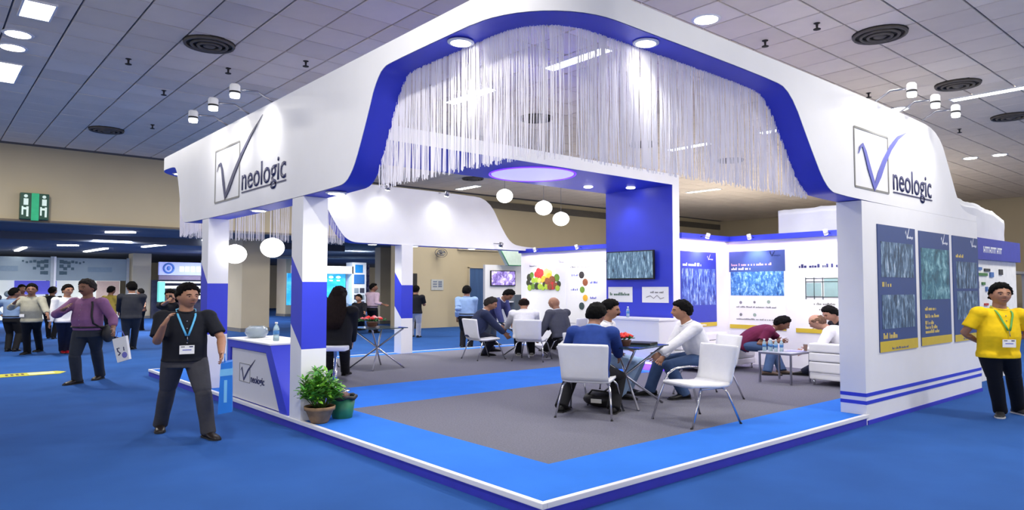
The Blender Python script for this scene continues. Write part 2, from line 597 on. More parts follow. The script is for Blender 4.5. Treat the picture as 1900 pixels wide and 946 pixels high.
# green sign on the back wall
e = empty('exit_sign', (-0.8, 20.1, 3.53), 0, 'green and white emergency sign high on the beige back wall', 'sign')
b_ = NB(); box(b_, -0.34, 0.34, -0.12, 0.1, 0, 0.74, 0.02); mobj('case', b_, mat('dark_green_case', (24, 78, 60), 0.4), e)
b_ = NB(); box(b_, -0.08, 0.1, -0.15, -0.11, -0.03, 0.74, 0.01); mobj('centre_strip', b_, mat('lit_green_strip', (30, 160, 110), 0.4, emit=0.35, var=0.1), e)
for sx in (-0.21, 0.22):
    b_ = NB()
    box(b_, sx - 0.05, sx + 0.06, -0.13, -0.121, 0.40, 0.58)
    box(b_, sx - 0.09, sx - 0.05, -0.13, -0.121, 0.12, 0.36)
    box(b_, sx + 0.02, sx + 0.07, -0.13, -0.121, 0.08, 0.36)
    box(b_, sx - 0.06, sx + 0.02, -0.13, -0.121, 0.27, 0.33)
    ell(b_, (sx, -0.122, 0.65), 0.05, 0.008, 0.045, 10, 6)
    mobj('white_symbol', b_, mat('sign_white', (215, 235, 225), 0.5, emit=0.3), e)
# hall panel area light, plus lamps added to brighten back wall and fascia
for x, y, p in ((5.33, 4.8, 110), (5.33, 12.1, 140), (13.3, 0.8, 190), (13.2, 12.0, 140), (-2.15, 12.2, 120), (-2.15, 0.6, 150), (5.33, 0.3, 90), (21.1, 5.4, 150), (5.33, 15.4, 200), (13.3, 15.2, 130), (-2.15, 15.4, 230), (21.1, 12.9, 260), (13.25, 18.45, 50), (5.33, -3.4, 170), (13.3, -3.0, 260), (21.1, -3.0, 150)):
    area_light('hall_panel_lamp', (x, y, ZC - 0.05), (0, 0, 0), 0.26, 1.4, p, (1.0, 0.96, 0.88))
# low hall strip lights
STR = [((1.45, 22.5), (2.15, 21.9), 'nearest, over the walking crowd'), ((1.36, 31.8), (2.0, 31.3), 'second, farther over the crowd'), ((4.4, 30.6), (5.13, 24.2), 'long one leading to the first booth post'), ((0.49, 38.3), (0.45, 34.5), 'small, beyond the grey fascia'), ((3.2, 37), (3.4, 33), 'short, above the beige column')]
for (a, b2, wh) in STR:
    A, B = Vector((*a, 3.42)), Vector((*b2, 3.42))
    d = (B - A).normalized()
    nn = Vector((-d.y, d.x, 0)) * 0.09
    b_ = NB()
    vs = [b_.verts.new(p) for p in (A - nn, A + nn, B + nn, B - nn)] + [b_.verts.new(p + Vector((0, 0, 0.045))) for p in (A - nn, A + nn, B + nn, B - nn)]
    for q in ((0, 1, 2, 3), (7, 6, 5, 4), (0, 4, 5, 1), (1, 5, 6, 2), (2, 6, 7, 3), (3, 7, 4, 0)):
        b_.faces.new([vs[i] for i in q])
    bmesh.ops.recalc_face_normals(b_, faces=b_.faces)
    tag(mobj('strip_light', b_, LEDW), 'white strip light under the low dark ceiling, ' + wh, 'strip light', 'strip lights of the low hall')
for x, y in ((2, 24), (6, 30), (13.6, 28.6), (0, 34), (8.5, 33.5), (20, 40)):  # added fill without fixtures, brightens the low hall and its stands
    area_light('low_hall_fill', (x, y, 3.3), (0, 0, 0), 1.2, 1.2, 260, (0.98, 0.98, 1.0))
# ================================================================= BOOTH STRUCTURE
PZ = 0.115
YL, XR = 10.55, 9.4
plat = empty('booth_platform', (0, 0, 0), 0, 'raised booth platform with blue and grey carpet and a white metal edge', 'platform')
b_ = NB(); prism(b_, [(0, 0), (5.2, 0), (5.2, 0.3), (9.25, 0.3), (9.25, YL), (0, YL)], 2, 0.0, PZ - 0.012); mobj('plinth', b_, mat('platform_skirt_blue', (44, 48, 178), 0.6), plat)


def patch(name, x0, x1, y0, y1, m, z=PZ):
    b = NB(); box(b, x0, x1, y0, y1, z - 0.012, z); mobj(name, b, m, plat)


patch('blue_carpet', 0.03, 5.2, 0.03, 0.78, CARPET2)
patch('blue_carpet', 5.2, 9.25, 0.3, 0.78, CARPET2)
patch('blue_carpet', 0.03, 0.80, 0.78, YL - 0.03, CARPET2)
patch('blue_carpet', 0.80, 9.25, 4.34, 6.02, CARPET2)
patch('blue_carpet', 0.80, 9.1, 10.2, YL - 0.03, CARPET2)
patch('grey_carpet', 0.80, 9.25, 0.78, 4.34, GREYC)
patch('grey_carpet', 0.80, 9.1, 6.02, 10.2, GREYC)
EDGE = mat('white_aluminium_edge', (232, 232, 236), 0.3, var=0.01)
b_ = NB(); box(b_, -0.012, 0.035, -0.012, YL, PZ - 0.035, PZ + 0.008, 0.006); mobj('edge_strip', b_, EDGE, plat)
b_ = NB(); box(b_, 0.035, 5.25, -0.012, 0.035, PZ - 0.035, PZ + 0.008, 0.006); mobj('edge_strip', b_, EDGE, plat)
b_ = NB(); box(b_, 0.035, 9.1, YL - 0.035, YL + 0.012, PZ - 0.035, PZ + 0.008, 0.006); mobj('edge_strip', b_, EDGE, plat)


def interp(tab, t):
    if t <= tab[0][0]:
        return tab[0][1]
    for (a, za), (b, zb) in zip(tab, tab[1:]):
        if t <= b:
            return za + (zb - za) * (t - a) / (b - a)
    return tab[-1][1]


def smooth_tab(tab, n=2):
    for _ in range(n):
        out = [tab[0]]
        for (a, za), (b, zb) in zip(tab, tab[1:]):
            out.append((a * 0.75 + b * 0.25, za * 0.75 + zb * 0.25))
            out.append((a * 0.25 + b * 0.75, za * 0.25 + zb * 0.75))
        out.append(tab[-1])
        tab = out
    return tab


ZB_R = smooth_tab([(0, 3.71), (3.15, 3.71), (3.55, 3.66), (3.95, 3.14), (4.3, 2.72), (4.62, 2.65), (9.4, 2.65)])
ZB_L = smooth_tab([(0, 3.71), (1.95, 3.72), (2.30, 3.70), (2.55, 3.20), (2.84, 2.70), (3.2, 2.65), (8.42, 2.65), (8.70, 2.72), (9.02, 3.62), (9.3, 3.70), (10.6, 3.70)])
ZB_B = smooth_tab([(0, 3.70), (2.7, 3.70), (3.15, 3.60), (3.6, 2.85), (3.85, 2.62), (4.2, 2.60), (9.4, 2.60)])
ZT_R = smooth_tab([(0, 3.92), (7.0, 3.92), (7.85, 3.84), (8.25, 3.34), (8.6, 2.86), (8.95, 2.76), (9.4, 2.74)])
ZT_B = smooth_tab([(0, 3.92), (7.0, 3.92), (7.75, 3.86), (8.2, 3.10), (8.5, 2.76), (8.9, 2.70), (9.3, 2.69)])
R0 = 0.8
path = []
x = XR
while x > R0 + 1e-6:
    path.append((x, 0.0, 0, 1, interp(ZB_R, x), interp(ZT_R, x)))
    x -= 0.05
for k in range(0, 13):
    a = k / 12 * pi / 2
    path.append((R0 - R0 * sin(a), R0 - R0 * cos(a), sin(a), cos(a), 3.71, 3.92))
y = R0 + 0.05
while y < YL - R0:
    path.append((0.0, y, 1, 0, interp(ZB_L, y), 3.92))
    y += 0.05
for k in range(0, 13):
    a = k / 12 * pi / 2
    path.append((R0 - R0 * cos(a), YL - R0 + R0 * sin(a), cos(a), -sin(a), 3.70, 3.92))
x = R0 + 0.05
while x < 9.3:
    path.append((x, YL, 0, -1, interp(ZB_B, x), interp(ZT_B, x)))
    x += 0.05
DF = 0.30
canopy = empty('booth_canopy', (0, 0, 2.6), 0, 'big white fascia ring with blue lined arched openings over the booth', 'canopy')


def canopy_child(o):
    o.parent = canopy
    o.matrix_parent_inverse = Matrix.Translation((0, 0, -2.6))
    return o


def strip(name, m, which):
    b = NB()
    prev = None
    for (x, y, nx, ny, zb, zt) in path:
        o = Vector((x, y, 0))
        n = Vector((nx, ny, 0))
        pts = {'ol': o + Vector((0, 0, zb)), 'oh': o + Vector((0, 0, zt)), 'il': o + n * DF + Vector((0, 0, zb)), 'ih': o + n * DF + Vector((0, 0, zt))}
        if which == 'soffit':
            ks = [(o + Vector((0, 0, zb)), o + n * DF + Vector((0, 0, zb)))]
            ks = [(o + Vector((0, 0, zb - 0.004)) + n * 0.004, o + n * (DF - 0.004) + Vector((0, 0, zb - 0.004)))]
        else:
            ks = [(pts['ol'], pts['oh']), (pts['ih'], pts['il']), (pts['oh'], pts['ih']), (pts['il'], pts['ol'])]
        cur = [(b.verts.new(p), b.verts.new(q)) for p, q in ks]
        if prev:
            for (p0, q0), (p1, q1) in zip(prev, cur):
                f = b.faces.new([p0, p1, q1, q0])
                f.smooth = True
        prev = cur
    if which != 'soffit':
        for q in (0, 1):
            e0 = path[-q]
            o = Vector((e0[0], e0[1], 0)); n = Vector((e0[2], e0[3], 0))
            b.faces.new([b.verts.new(o + Vector((0, 0, e0[4]))), b.verts.new(o + Vector((0, 0, e0[5]))), b.verts.new(o + n * DF + Vector((0, 0, e0[5]))), b.verts.new(o + n * DF + Vector((0, 0, e0[4])))])
        bmesh.ops.recalc_face_normals(b, faces=b.faces)
    return canopy_child(mobj(name, b, m))


strip('fascia_panel', WHITE, 'face')
strip('soffit_lining', BLUE, 'soffit')


def canopy_logo(wall):
    if wall == 'L':
        P = lambda u, z, d=0.0: Vector((-0.003 - d, u, z))
        n, rd = Vector((-1, 0, 0)), Vector((0, -1, 0))
        sq = (7.03, 6.03, 2.85, 3.61)
        ck = [(6.94, 3.30), (6.87, 3.385), (6.78, 3.40), (6.72, 3.30), (6.65, 3.10), (6.57, 2.90), (6.42, 3.02), (6.22, 3.20), (5.95, 3.41), (5.62, 3.62), (5.2, 3.82)]
        tx = (5.93, 1.47, 2.925)
        chk = NAVYT
    else:
        P = lambda u, z, d=0.0: Vector((u, -0.003 - d, z))
        n, rd = Vector((0, -1, 0)), Vector((1, 0, 0))
        sq = (5.03, 6.0, 2.80, 3.51)
        ck = [(5.13, 3.20), (5.18, 3.28), (5.25, 3.32), (5.32, 3.24), (5.42, 3.06), (5.57, 2.84), (5.72, 3.01), (5.88, 3.20), (6.08, 3.39), (6.32, 3.55), (6.6, 3.66)]
        tx = (6.14, 1.33, 2.865)
        chk = LOGOB
    b = NB()
    t = 0.012
    a0, a1, z0, z1 = sq
    for p, q in (((a0, z0), (a1, z0)), ((a1, z0), (a1, z1)), ((a1, z1), (a0, z1)), ((a0, z1), (a0, z0))):
        ribbon(b, [P(*p), P(*q)], [t, t], n, 0.004)
    canopy_child(mobj('logo_square', b, GREYT))
    b = NB()
    w = [0.006, 0.016, 0.026, 0.034, 0.042, 0.052, 0.052, 0.044, 0.036, 0.026, 0.004]
    if wall == 'L':
        w = [v * 0.9 for v in w]
    ribbon(b, [P(u, z, 0.006) for u, z in ck], w, n, 0.004)
    canopy_child(mobj('logo_tick', b, chk))
    o = wall_text('logo_lettering', 'neologic', tx[1], 0.40, P(tx[0], tx[2]), rd, n, NAVYT, None, bold=0.006)
    canopy_child(o)
    b = NB()
    p0, p1 = P(tx[0], tx[2] - 0.035), P(tx[0], tx[2] - 0.035) + rd * (tx[1] + 0.02)
    ribbon(b, [p0, p1], [0.009, 0.009], n, 0.004)
    canopy_child(mobj('logo_underline', b, NAVYT))


canopy_logo('L')
canopy_logo('R')

# downlights let into the soffit
DL = [(0.15, 1.17, 3.70, 'in the arch soffit over the aisle side'), (1.36, 0.15, 3.70, 'in the arch soffit over the front side'), (0.15, 3.45, 2.645, 'beside the corner post below the first logo'), (0.15, 5.70, 2.645, 'between the two posts below the first logo'),
      (0.15, 7.55, 2.645, 'beside the far post below the first logo'), (0.3, 10.0, 3.69, 'in the far arch end of the canopy'), (5.6, 10.4, 2.595, 'beside the third post under the far fascia'), (4.5, 10.4, 2.595, 'before the third post under the far fascia'), (7.3, 10.4, 2.595, 'under the far fascia above the meeting table')]
for x, y, z, wh in DL:
    e = empty('downlight', (x, y, z), 0, 'small round white downlight ' + wh, 'downlight', 'downlights of the canopy')
    b_ = NB(); lathe(b_, [(0.075, -0.016), (0.085, -0.010), (0.085, 0.0)], n=20, sx=1.1); mobj('lens', b_, LEDS, e)
    b_ = NB(); lathe(b_, [(0.10, -0.012), (0.108, -0.006), (0.108, 0.001)], n=20, sx=1.1); mobj('rim', b_, WHITE, e)
    spot_light('downlight_lamp', (x, y, z - 0.03), (x + (0.15 if x < 0.2 else 0), y + (0.15 if y < 0.2 else 0), 0), 34 if z > 3 else 55, 130, 0.8)


def post(x0, y0, ztop, label):
    e = empty('booth_post', (x0, y0, PZ), 0, label, 'post', 'posts of the booth canopy')
    w = 0.30
    h = ztop - PZ
    # blue middle band with slanting edges: front (-Y) face level, left (-X) face slanted
    def band(z_lo_f, z_lo_b, z_hi_f, z_hi_b, m, nm):
        b = NB()
        lo = [b.verts.new(p) for p in ((0, 0, z_lo_f), (w, 0, z_lo_f), (w, w, z_lo_b), (0, w, z_lo_b))]
        hi = [b.verts.new(p) for p in ((0, 0, z_hi_f), (w, 0, z_hi_f), (w, w, z_hi_b), (0, w, z_hi_b))]
        b.faces.new(lo[::-1]); b.faces.new(hi)
        for k in range(4):
            b.faces.new([lo[k], lo[(k + 1) % 4], hi[(k + 1) % 4], hi[k]])
        bmesh.ops.recalc_face_normals(b, faces=b.faces)
        mobj(nm, b, m, e)
    lo_f, lo_b, hi_f, hi_b = 0.80, 1.08, 1.56, 1.86
    band(0, 0, lo_f, lo_b, WHITE, 'lower_sleeve')
    band(lo_f, lo_b, hi_f, hi_b, BLUE, 'blue_band')
    band(hi_f, hi_b, h, h, WHITE, 'upper_sleeve')
    return e


post(0.0, 3.96, 2.648, 'square white post with slanted blue band beside the reception desk, nearest the plant')
post(0.0, 7.30, 2.648, 'square white post with slanted blue band behind the walking man in black shirt')
post(5.16, 10.22, 2.60, 'square white post with slanted blue band under the far fascia')

# right front wall with stripes and three posters
wall = empty('booth_side_wall', (5.2, 0, 0), 0, 'white wall at the end of the booth carrying three blue posters', 'wall panel')
b_ = NB(); box(b_, 0.0, 4.2, 0.0, 0.30, 0.0, 2.648); mobj('panel', b_, WHITE, wall)
for z in (0.235, 0.325):
    b_ = NB(); box(b_, -0.004, 4.2, -0.005, 0.0, z, z + 0.042); box(b_, -0.005, 0.0, -0.004, 0.30, z, z + 0.042); mobj('stripe', b_, BLUE, wall)
b_ = NB(); box(b_, 0.02, 4.2, -0.012, 0.0, 0, 0.05); mobj('kick_strip', b_, BLUE2, wall)
INDU = photo_mat('industrial_photo', [(0.3, (24, 34, 54)), (0.5, (70, 100, 130)), (0.62, (130, 160, 190)), (0.75, (225, 235, 245))], 9, (2.2, 2.2, 0.6))
INDU2 = photo_mat('teal_plant_photo', [(0.28, (26, 52, 74)), (0.5, (66, 122, 142)), (0.65, (140, 190, 200)), (0.8, (235, 245, 245))], 5, (1.2, 1.2, 1))
INDU3 = photo_mat('violet_plant_photo', [(0.3, (26, 30, 110)), (0.48, (60, 80, 170)), (0.6, (130, 160, 225)), (0.72, (235, 240, 255))], 9, (3, 3, 0.6))
INDU4 = photo_mat('cyan_factory_photo', [(0.3, (24, 70, 130)), (0.5, (70, 130, 190)), (0.62, (150, 200, 230)), (0.75, (235, 245, 250))], 9, (2, 2, 1.2))
GOLD = mat('gold_ink', (214, 190, 110), 0.5)
WINK = mat('white_ink', (235, 238, 245), 0.5)


def mini_logo(parent, P, rd, n, s=0.1, m=None):
    """P(u, z) maps poster coordinates; tick and lettering"""
    b = NB()
    ribbon(b, [P(0, 0.5 * s), P(0.12 * s, 0.75 * s), P(0.45 * s, 0), P(1.1 * s, 1.1 * s)], [0.03 * s, 0.08 * s, 0.09 * s, 0.02 * s], n, 0.003)
    mobj('logo_tick', b, m or WINK, parent)
    wall_text('logo_lettering', 'neologic', 1.4 * s, 0.36 * s, P(0.65 * s, 0.02 * s), rd, n, m or WINK, parent, 0.003)


def poster(name, label, origin, rd, n, w, h, base, parts, group=None, yellow=0.06):
    """origin = lower left corner on the wall"""
    O, rd, n = Vector(origin), Vector(rd), Vector(n)
    e = empty(name, O, 0, label, 'poster', group)

    def P(u, z, d=0.0):
        return rd * u + Vector((0, 0, z)) + n * (0.012 + d)

    def slab(nm, u0, u1, z0, z1, m, d0, d1):
        b = NB()
        c = [P(u0, z0, d0 - 0.012), P(u1, z0, d0 - 0.012), P(u1, z1, d0 - 0.012), P(u0, z1, d0 - 0.012)]
        lo = [b.verts.new(q) for q in c]
        hi = [b.verts.new(q + n * (d1 - d0)) for q in c]
        b.faces.new(lo); b.faces.new(hi[::-1])
        for k in range(4):
            b.faces.new([lo[k], hi[k], hi[(k + 1) % 4], lo[(k + 1) % 4]])
        bmesh.ops.recalc_face_normals(b, faces=b.faces)
        return mobj(nm, b, m, e)
    slab('board', 0, w, 0, h, base, 0, 0.012)
    if yellow:
        slab('footer_band', 0, w, 0, yellow, YELLOW, 0.012, 0.015)
    for p in parts:
        if p[0] == 'pic':
            slab('picture', p[1], p[2], p[3], p[4], p[5], 0.012, 0.015)
        elif p[0] == 'text':
            wall_text('lettering', p[1], p[4], p[5], P(p[2], p[3], 0), rd, n, p[6], e, 0.003)
        elif p[0] == 'logo':
            mini_logo(e, lambda u, z, p=p: P(p[1] + u, p[2] + z, 0), rd, n, p[3], p[4])
        elif p[0] == 'print':
            r9 = random.Random(int(p[1] * 1000 + p[2] * 77))
            b = NB(); u = p[1]
            while u < p[1] + p[3]:
                ww = p[4] * r9.uniform(0.25, 0.75)
                hh = p[4] * r9.choice((0.6, 0.65, 1.0))
                c = [P(u, p[2]), P(u + ww, p[2]), P(u + ww, p[2] + hh), P(u, p[2] + hh)]
                vs = [b.verts.new(v + n * 0.0035) for v in c]
                v2 = [b.verts.new(v) for v in c]
                b.faces.new(vs)
                for i in range(4):
                    b.faces.new([vs[i], v2[i], v2[(i + 1) % 4], vs[(i + 1) % 4]])
                u += ww + p[4] * r9.choice((0.12, 0.15, 0.18, 0.7))
            mobj('lettering', b, p[5], e)
        elif p[0] == 'dots':
            for di, (u, z, r, m) in enumerate(p[1]):
                b = NB()
                c = P(u, z, 0)
                k_ = 14
                vs = [b.verts.new(c + n * 0.004 + rd * (r * cos(2 * pi * i / k_)) + Vector((0, 0, r * sin(2 * pi * i / k_)))) for i in range(k_)]
                v2 = [b.verts.new(v.co - n * 0.004) for v in vs]
                for v in vs:
                    v.co += n * 0.0007 * di
                b.faces.new(vs)
                for i in range(k_):
                    b.faces.new([vs[i], vs[(i + 1) % k_], v2[(i + 1) % k_], v2[i]])
                bmesh.ops.recalc_face_normals(b, faces=b.faces)
                mobj('round_picture', b, m, e)
    return e


NY = (0, -1, 0)
TKG0 = mat('icon_green_grey', (150, 170, 150), 0.5)
NX = (-1, 0, 0)
poster('wall_poster', 'dark blue poster with two stacked factory pictures, beside the open booth front', (5.60, -0.001, 0.82), (1, 0, 0), NY, 1.20, 1.57, POSTB,
       [('pic', 0.08, 1.12, 0.92, 1.36, INDU), ('pic', 0.08, 1.12, 0.28, 0.70, INDU), ('print', 0.1, 0.80, 0.26, 0.06, GOLD), ('print', 0.1, 0.16, 0.42, 0.07, GOLD), ('logo', 0.86, 1.43, 0.13, WINK), ('print', 0.35, 0.02, 0.5, 0.03, POSTB)], 'posters on the side wall', 0.13)
poster('wall_poster', 'blue poster with one teal pipework picture and gold lines of text, middle of three', (6.94, -0.001, 0.83), (1, 0, 0), NY, 1.15, 1.55, POSTB,
       [('pic', 0.04, 1.11, 0.62, 1.32, INDU2), ('print', 0.14, 0.47, 0.40, 0.05, GOLD), ('print', 0.14, 0.37, 0.5, 0.05, GOLD), ('print', 0.14, 0.28, 0.3, 0.05, GOLD), ('print', 0.14, 0.22, 0.42, 0.05, GOLD), ('print', 0.14, 0.16, 0.5, 0.05, GOLD), ('logo', 0.82, 1.40, 0.13, WINK)], 'posters on the side wall', 0.11)
poster('wall_poster', 'blue poster with two tall grey pictures, nearest the man in yellow', (8.23, -0.001, 0.82), (1, 0, 0), NY, 1.14, 1.56, POSTB,
       [('pic', 0.12, 1.06, 0.78, 1.18, INDU), ('pic', 0.12, 1.06, 0.32, 0.74, INDU), ('print', 0.12, 1.24, 0.32, 0.05, GOLD), ('logo', 0.80, 1.42, 0.13, WINK), ('print', 0.35, 0.02, 0.5, 0.03, POSTB)], 'posters on the side wall', 0.10)

# ------------------------------------------------- portal: post panel and slab
portal = empty('lit_portal', (7.35, 4.3, 0), 0, 'tall blue portal wall with overhead slab, white edges and a round light', 'portal')
b_ = NB(); box(b_, 0.0, 0.20, 0.012, 1.65, PZ, 3.53); mobj('upright_panel', b_, BLUE, portal)
b_ = NB(); box(b_, -7.04, 0.0, 0.012, 1.65, 3.53, 3.73); mobj('slab', b_, BLUE, portal)
b_ = NB(); box(b_, 0.0, 0.2, 0.0, 0.012, PZ, 3.53); box(b_, -7.04, 0.2, 0.0, 0.012, 3.53, 3.73); box(b_, 0.0, 0.2, 0.012, 1.65, 3.53, 3.735); mobj('white_edge', b_, WHITE, portal)
b_ = NB(); lathe(b_, [(0.66, 3.515), (0.70, 3.522), (0.70, 3.53)], c=(-2.78, 0.82, 0), n=40); mobj('round_light_panel', b_, mat('lit_lilac_panel', (190, 186, 240), 0.6, emit=0.75, var=0), portal)
b_ = NB()
tube(b_, [(-2.78 + 0.73 * cos(a), 0.82 + 0.73 * sin(a), 3.522) for a in [k * pi / 20 for k in range(41)]], 0.012, 6)
mobj('purple_led_ring', b_, mat('lit_purple_led', (120, 60, 255), 0.6, emit=1.3, var=0), portal)
for x in (-1.0, -0.3):
    b_ = NB(); lathe(b_, [(0.07, 3.512), (0.085, 3.52), (0.085, 3.53)], c=(x, 1.2 if x == -1.0 else 0.75, 0), n=18); mobj('downlight_lens', b_, LEDS, portal)
    spot_light('portal_lamp', (7.35 + x, 5.3, 3.48), (6.9 + x, 5.3, 0), 22, 120, 0.8)
# TV, sheets, counter on the portal
SCR = photo_mat('tv_plant_picture', [(0.3, (30, 44, 60)), (0.5, (80, 110, 130)), (0.62, (130, 160, 175)), (0.78, (225, 240, 245))], 7, (1, 4, 0.8), emit=0.5)
tv = empty('wall_television', (7.35, 5.3, 2.05), 0, 'flat television with grey plant picture mounted on the blue portal wall', 'television')
b_ = NB(); box(b_, -0.10, -0.05, -0.62, 0.56, -0.28, 0.28, 0.01); mobj('casing', b_, BLACK, tv)
b_ = NB(); box(b_, -0.104, -0.1, -0.60, 0.54, -0.25, 0.26); mobj('screen', b_, SCR, tv)
b_ = NB(); box(b_, -0.05, 0.0, -0.2, 0.2, -0.15, 0.15); mobj('bracket', b_, DARKM, tv)
WV = [(0.1, 0.1), (0.2, 0.13), (0.28, 0.08), (0.36, 0.14), (0.44, 0.07), (0.52, 0.1)]
for y0, wh in ((5.89, 'under the television, farther from the edge'), (5.03, 'under the television, nearer the white edge')):
    e = poster('framed_sheet', 'white landscape sheet ' + wh, (7.35, y0, 1.33), (0, -1, 0), NX, 0.62, 0.30, PAPER, [('print', 0.05, 0.13, 0.5, 0.06, mat('green_grey_ink', (90, 120, 100), 0.6)) if y0 > 5.5 else ('print', 0.2, 0.18, 0.3, 0.04, GREYT)], 'sheets under the television', 0)
    if y0 < 5.5:
        b_ = NB(); ribbon(b_, [Vector((-0.016, -u, z)) for u, z in WV], [0.006] * 6, (-1, 0, 0), 0.002); mobj('graph_line', b_, GREYT, e)
ct = empty('counter_desk', (6.8, 4.9, PZ), 0, 'white boxy counter standing before the blue portal wall', 'counter')
b_ = NB(); box(b_, 0.0, 0.5, -0.68, 0.68, 0.12, 0.90, 0.008); mobj('body', b_, WHITE, ct)
b_ = NB(); box(b_, -0.02, 0.52, -0.70, 0.70, 0.90, 0.94, 0.006); mobj('top', b_, WHITE, ct)
b_ = NB(); box(b_, 0.05, 0.45, -0.64, 0.64, 0, 0.12); mobj('plinth', b_, mat('lit_purple_plinth', (110, 70, 240), 0.5, emit=0.8), ct)
area_light('counter_underglow', (6.72, 4.9, PZ + 0.1), (0, radians(-40), 0), 0.08, 1.2, 5, (0.4, 0.25, 1.0))

# ------------------------------------------------- back walls with header band
def wall_run(name, label, x0, x1, y0, y1, face):
    e = empty(name, (x0, y0, PZ), 0, label, 'wall panel')
    W, D = x1 - x0, y1 - y0
    b = NB(); box(b, 0, W, 0, D, 0, 2.43); mobj('panel', b, WHITE, e)
    b = NB()
    if face == 'x':
        box(b, -0.10, W, 0, D, 2.43, 2.53)
    else:
        box(b, 0, W, -0.10, D, 2.43, 2.53)
    mobj('header_band', b, BLUE, e)
    return e


wall_run('booth_back_wall', 'white booth wall facing the aisle, with blue header, behind the coffee table', 9.25, 9.4, 0.3, 4.5, 'x')
wall_run('booth_back_wall', 'short white booth wall with blue header behind the white sofa', 7.55, 9.25, 4.35, 4.5, 'y')
wall_run('booth_back_wall', 'white booth wall with fruit picture behind the meeting group', 9.1, 9.25, 5.95, 10.55, 'x')
wall_run('booth_back_wall', 'hidden white wall closing the store room beside the portal', 7.56, 9.1, 5.8, 5.95, 'y')
poster('wall_poster', 'tall violet blue poster with plant picture beside the portal edge', (7.63, 4.35, 0.86), (1, 0, 0), NY, 1.17, 1.45, POSTV,
       [('pic', 0.03, 1.14, 0.42, 1.12, INDU3), ('print', 0.06, 1.17, 0.6, 0.06, WINK), ('logo', 0.86, 1.30, 0.1, WINK), ('print', 0.3, 0.02, 0.5, 0.03, WINK)], 'posters inside the booth', 0.08)
poster('wall_poster', 'poster with dark blue head, cyan factory picture and small icons in the corner', (9.25, 4.32, 0.80), (0, -1, 0), NX, 1.2, 1.54, PAPER,
       [('pic', 0.0, 1.2, 1.13, 1.54, POSTB), ('pic', 0.03, 1.17, 0.66, 1.13, INDU4), ('print', 0.05, 1.25, 0.85, 0.05, mat('salmon_ink', (210, 170, 170), 0.5)), ('print', 0.05, 1.17, 0.45, 0.05, WINK), ('logo', 0.88, 1.42, 0.12, WINK),
        ('dots', [(0.25, 0.52, 0.03, GREYT), (0.55, 0.53, 0.025, GREYT), (0.85, 0.54, 0.035, TKG0)]), ('print', 0.15, 0.42, 0.85, 0.03, GREYT), ('dots', [(0.25, 0.28, 0.03, GREYT), (0.55, 0.28, 0.035, TKG0)]), ('print', 0.15, 0.18, 0.85, 0.03, GREYT)], 'posters inside the booth', 0.08)
TKG = mat('tank_green_grey', (150, 180, 176), 0.4, 0.2)
TKD = mat('tank_dark_line', (60, 76, 76), 0.5)
pw = poster('wall_poster', 'white poster showing a grey tank skid drawing, behind the two leaning men', (9.25, 2.93, 0.78), (0, -1, 0), NX, 1.2, 1.52, PAPER,
            [('print', 0.08, 1.20, 1.0, 0.07, NAVYT), ('logo', 0.95, 1.40, 0.1, GREYT), ('print', 0.35, 0.52, 0.4, 0.04, GREYT), ('print', 0.45, 0.42, 0.4, 0.04, GREYT)], 'posters inside the booth', 0.08)
b_ = NB()
def yb(b, u0, u1, z0, z1, mi=0, d=0.014):
    box(b, -d - 0.004, -d + 0.002, -u1, -u0, z0, z1, 0, mi)
yb(b_, 0.22, 0.50, 0.68, 0.92, 0); yb(b_, 0.55, 0.80, 0.66, 1.0, 0); yb(b_, 0.84, 1.08, 0.76, 1.08, 0)
mobj('tank_drawing', b_, TKG, pw)
b_ = NB()
for u in (0.2, 0.36, 0.52, 0.82):
    yb(b_, u, u + 0.014, 0.62, 1.02 if u < 0.8 else 1.1, 0, 0.018)
for z in (0.66, 0.94, 1.0):
    yb(b_, 0.2, 0.84, z, z + 0.012, 0, 0.018)
for sx in (-1, 1):
    tube(b_, [(-0.018, -(0.97 + sx * t * 0.12), 1.12 - (1 - t) * 0 if t < 1 else 1.08) for t in (0, 0.7, 1)] + [(-0.018, -(0.97 + sx * 0.125), 0.78), (-0.018, -0.97, 0.72)], 0.006, 5)
for u in (0.88, 0.94, 1.0):
    yb(b_, u, u + 0.01, 1.05, 1.15, 0, 0.018)
mobj('pipe_drawing', b_, TKD, pw)
# fruit wall
FRC = [photo_mat('fruit_%d' % k, [(0.3, c), (0.7, tuple(min(255, v + 40) for v in c))], 30) for k, c in enumerate(((176, 30, 30), (226, 160, 30), (90, 130, 30), (150, 180, 40), (40, 44, 26), (120, 60, 30), (230, 190, 90)))]
DKF = FRC[4]
FR = [(0.14, .36, .10, DKF), (0.24, .42, .08, FRC[2]), (0.10, .22, .08, DKF), (1.18, .34, .10, FRC[2]), (1.25, .18, .08, DKF), (0.92, .46, .09, FRC[6]), (0.80, .48, .11, FRC[6]), (0.90, .36, .11, FRC[1]),
      (0.42, .44, .08, FRC[0]), (0.50, .52, .09, FRC[0]), (0.60, .48, .10, FRC[0]), (0.56, .40, .10, FRC[0]), (0.70, .30, .10, FRC[1]), (0.30, .28, .07, FRC[3]), (0.42, .29, .07, FRC[3]), (0.54, .28, .07, FRC[6]), (0.20, .14, .09, DKF),
      (0.16, .09, .08, FRC[3]), (0.30, .12, .08, FRC[2]), (0.44, .13, .09, DKF), (0.56, .12, .08, FRC[3]), (0.68, .10, .08, FRC[3]), (0.74, .18, .07, DKF), (0.82, .12, .08, FRC[3]), (0.84, .26, .09, FRC[5]), (1.02, .28, .11, FRC[5]), (1.04, .14, .10, FRC[0]), (1.14, .14, .08, FRC[5]), (1.22, .08, .07, FRC[3]), (0.94, .12, .09, FRC[5])]
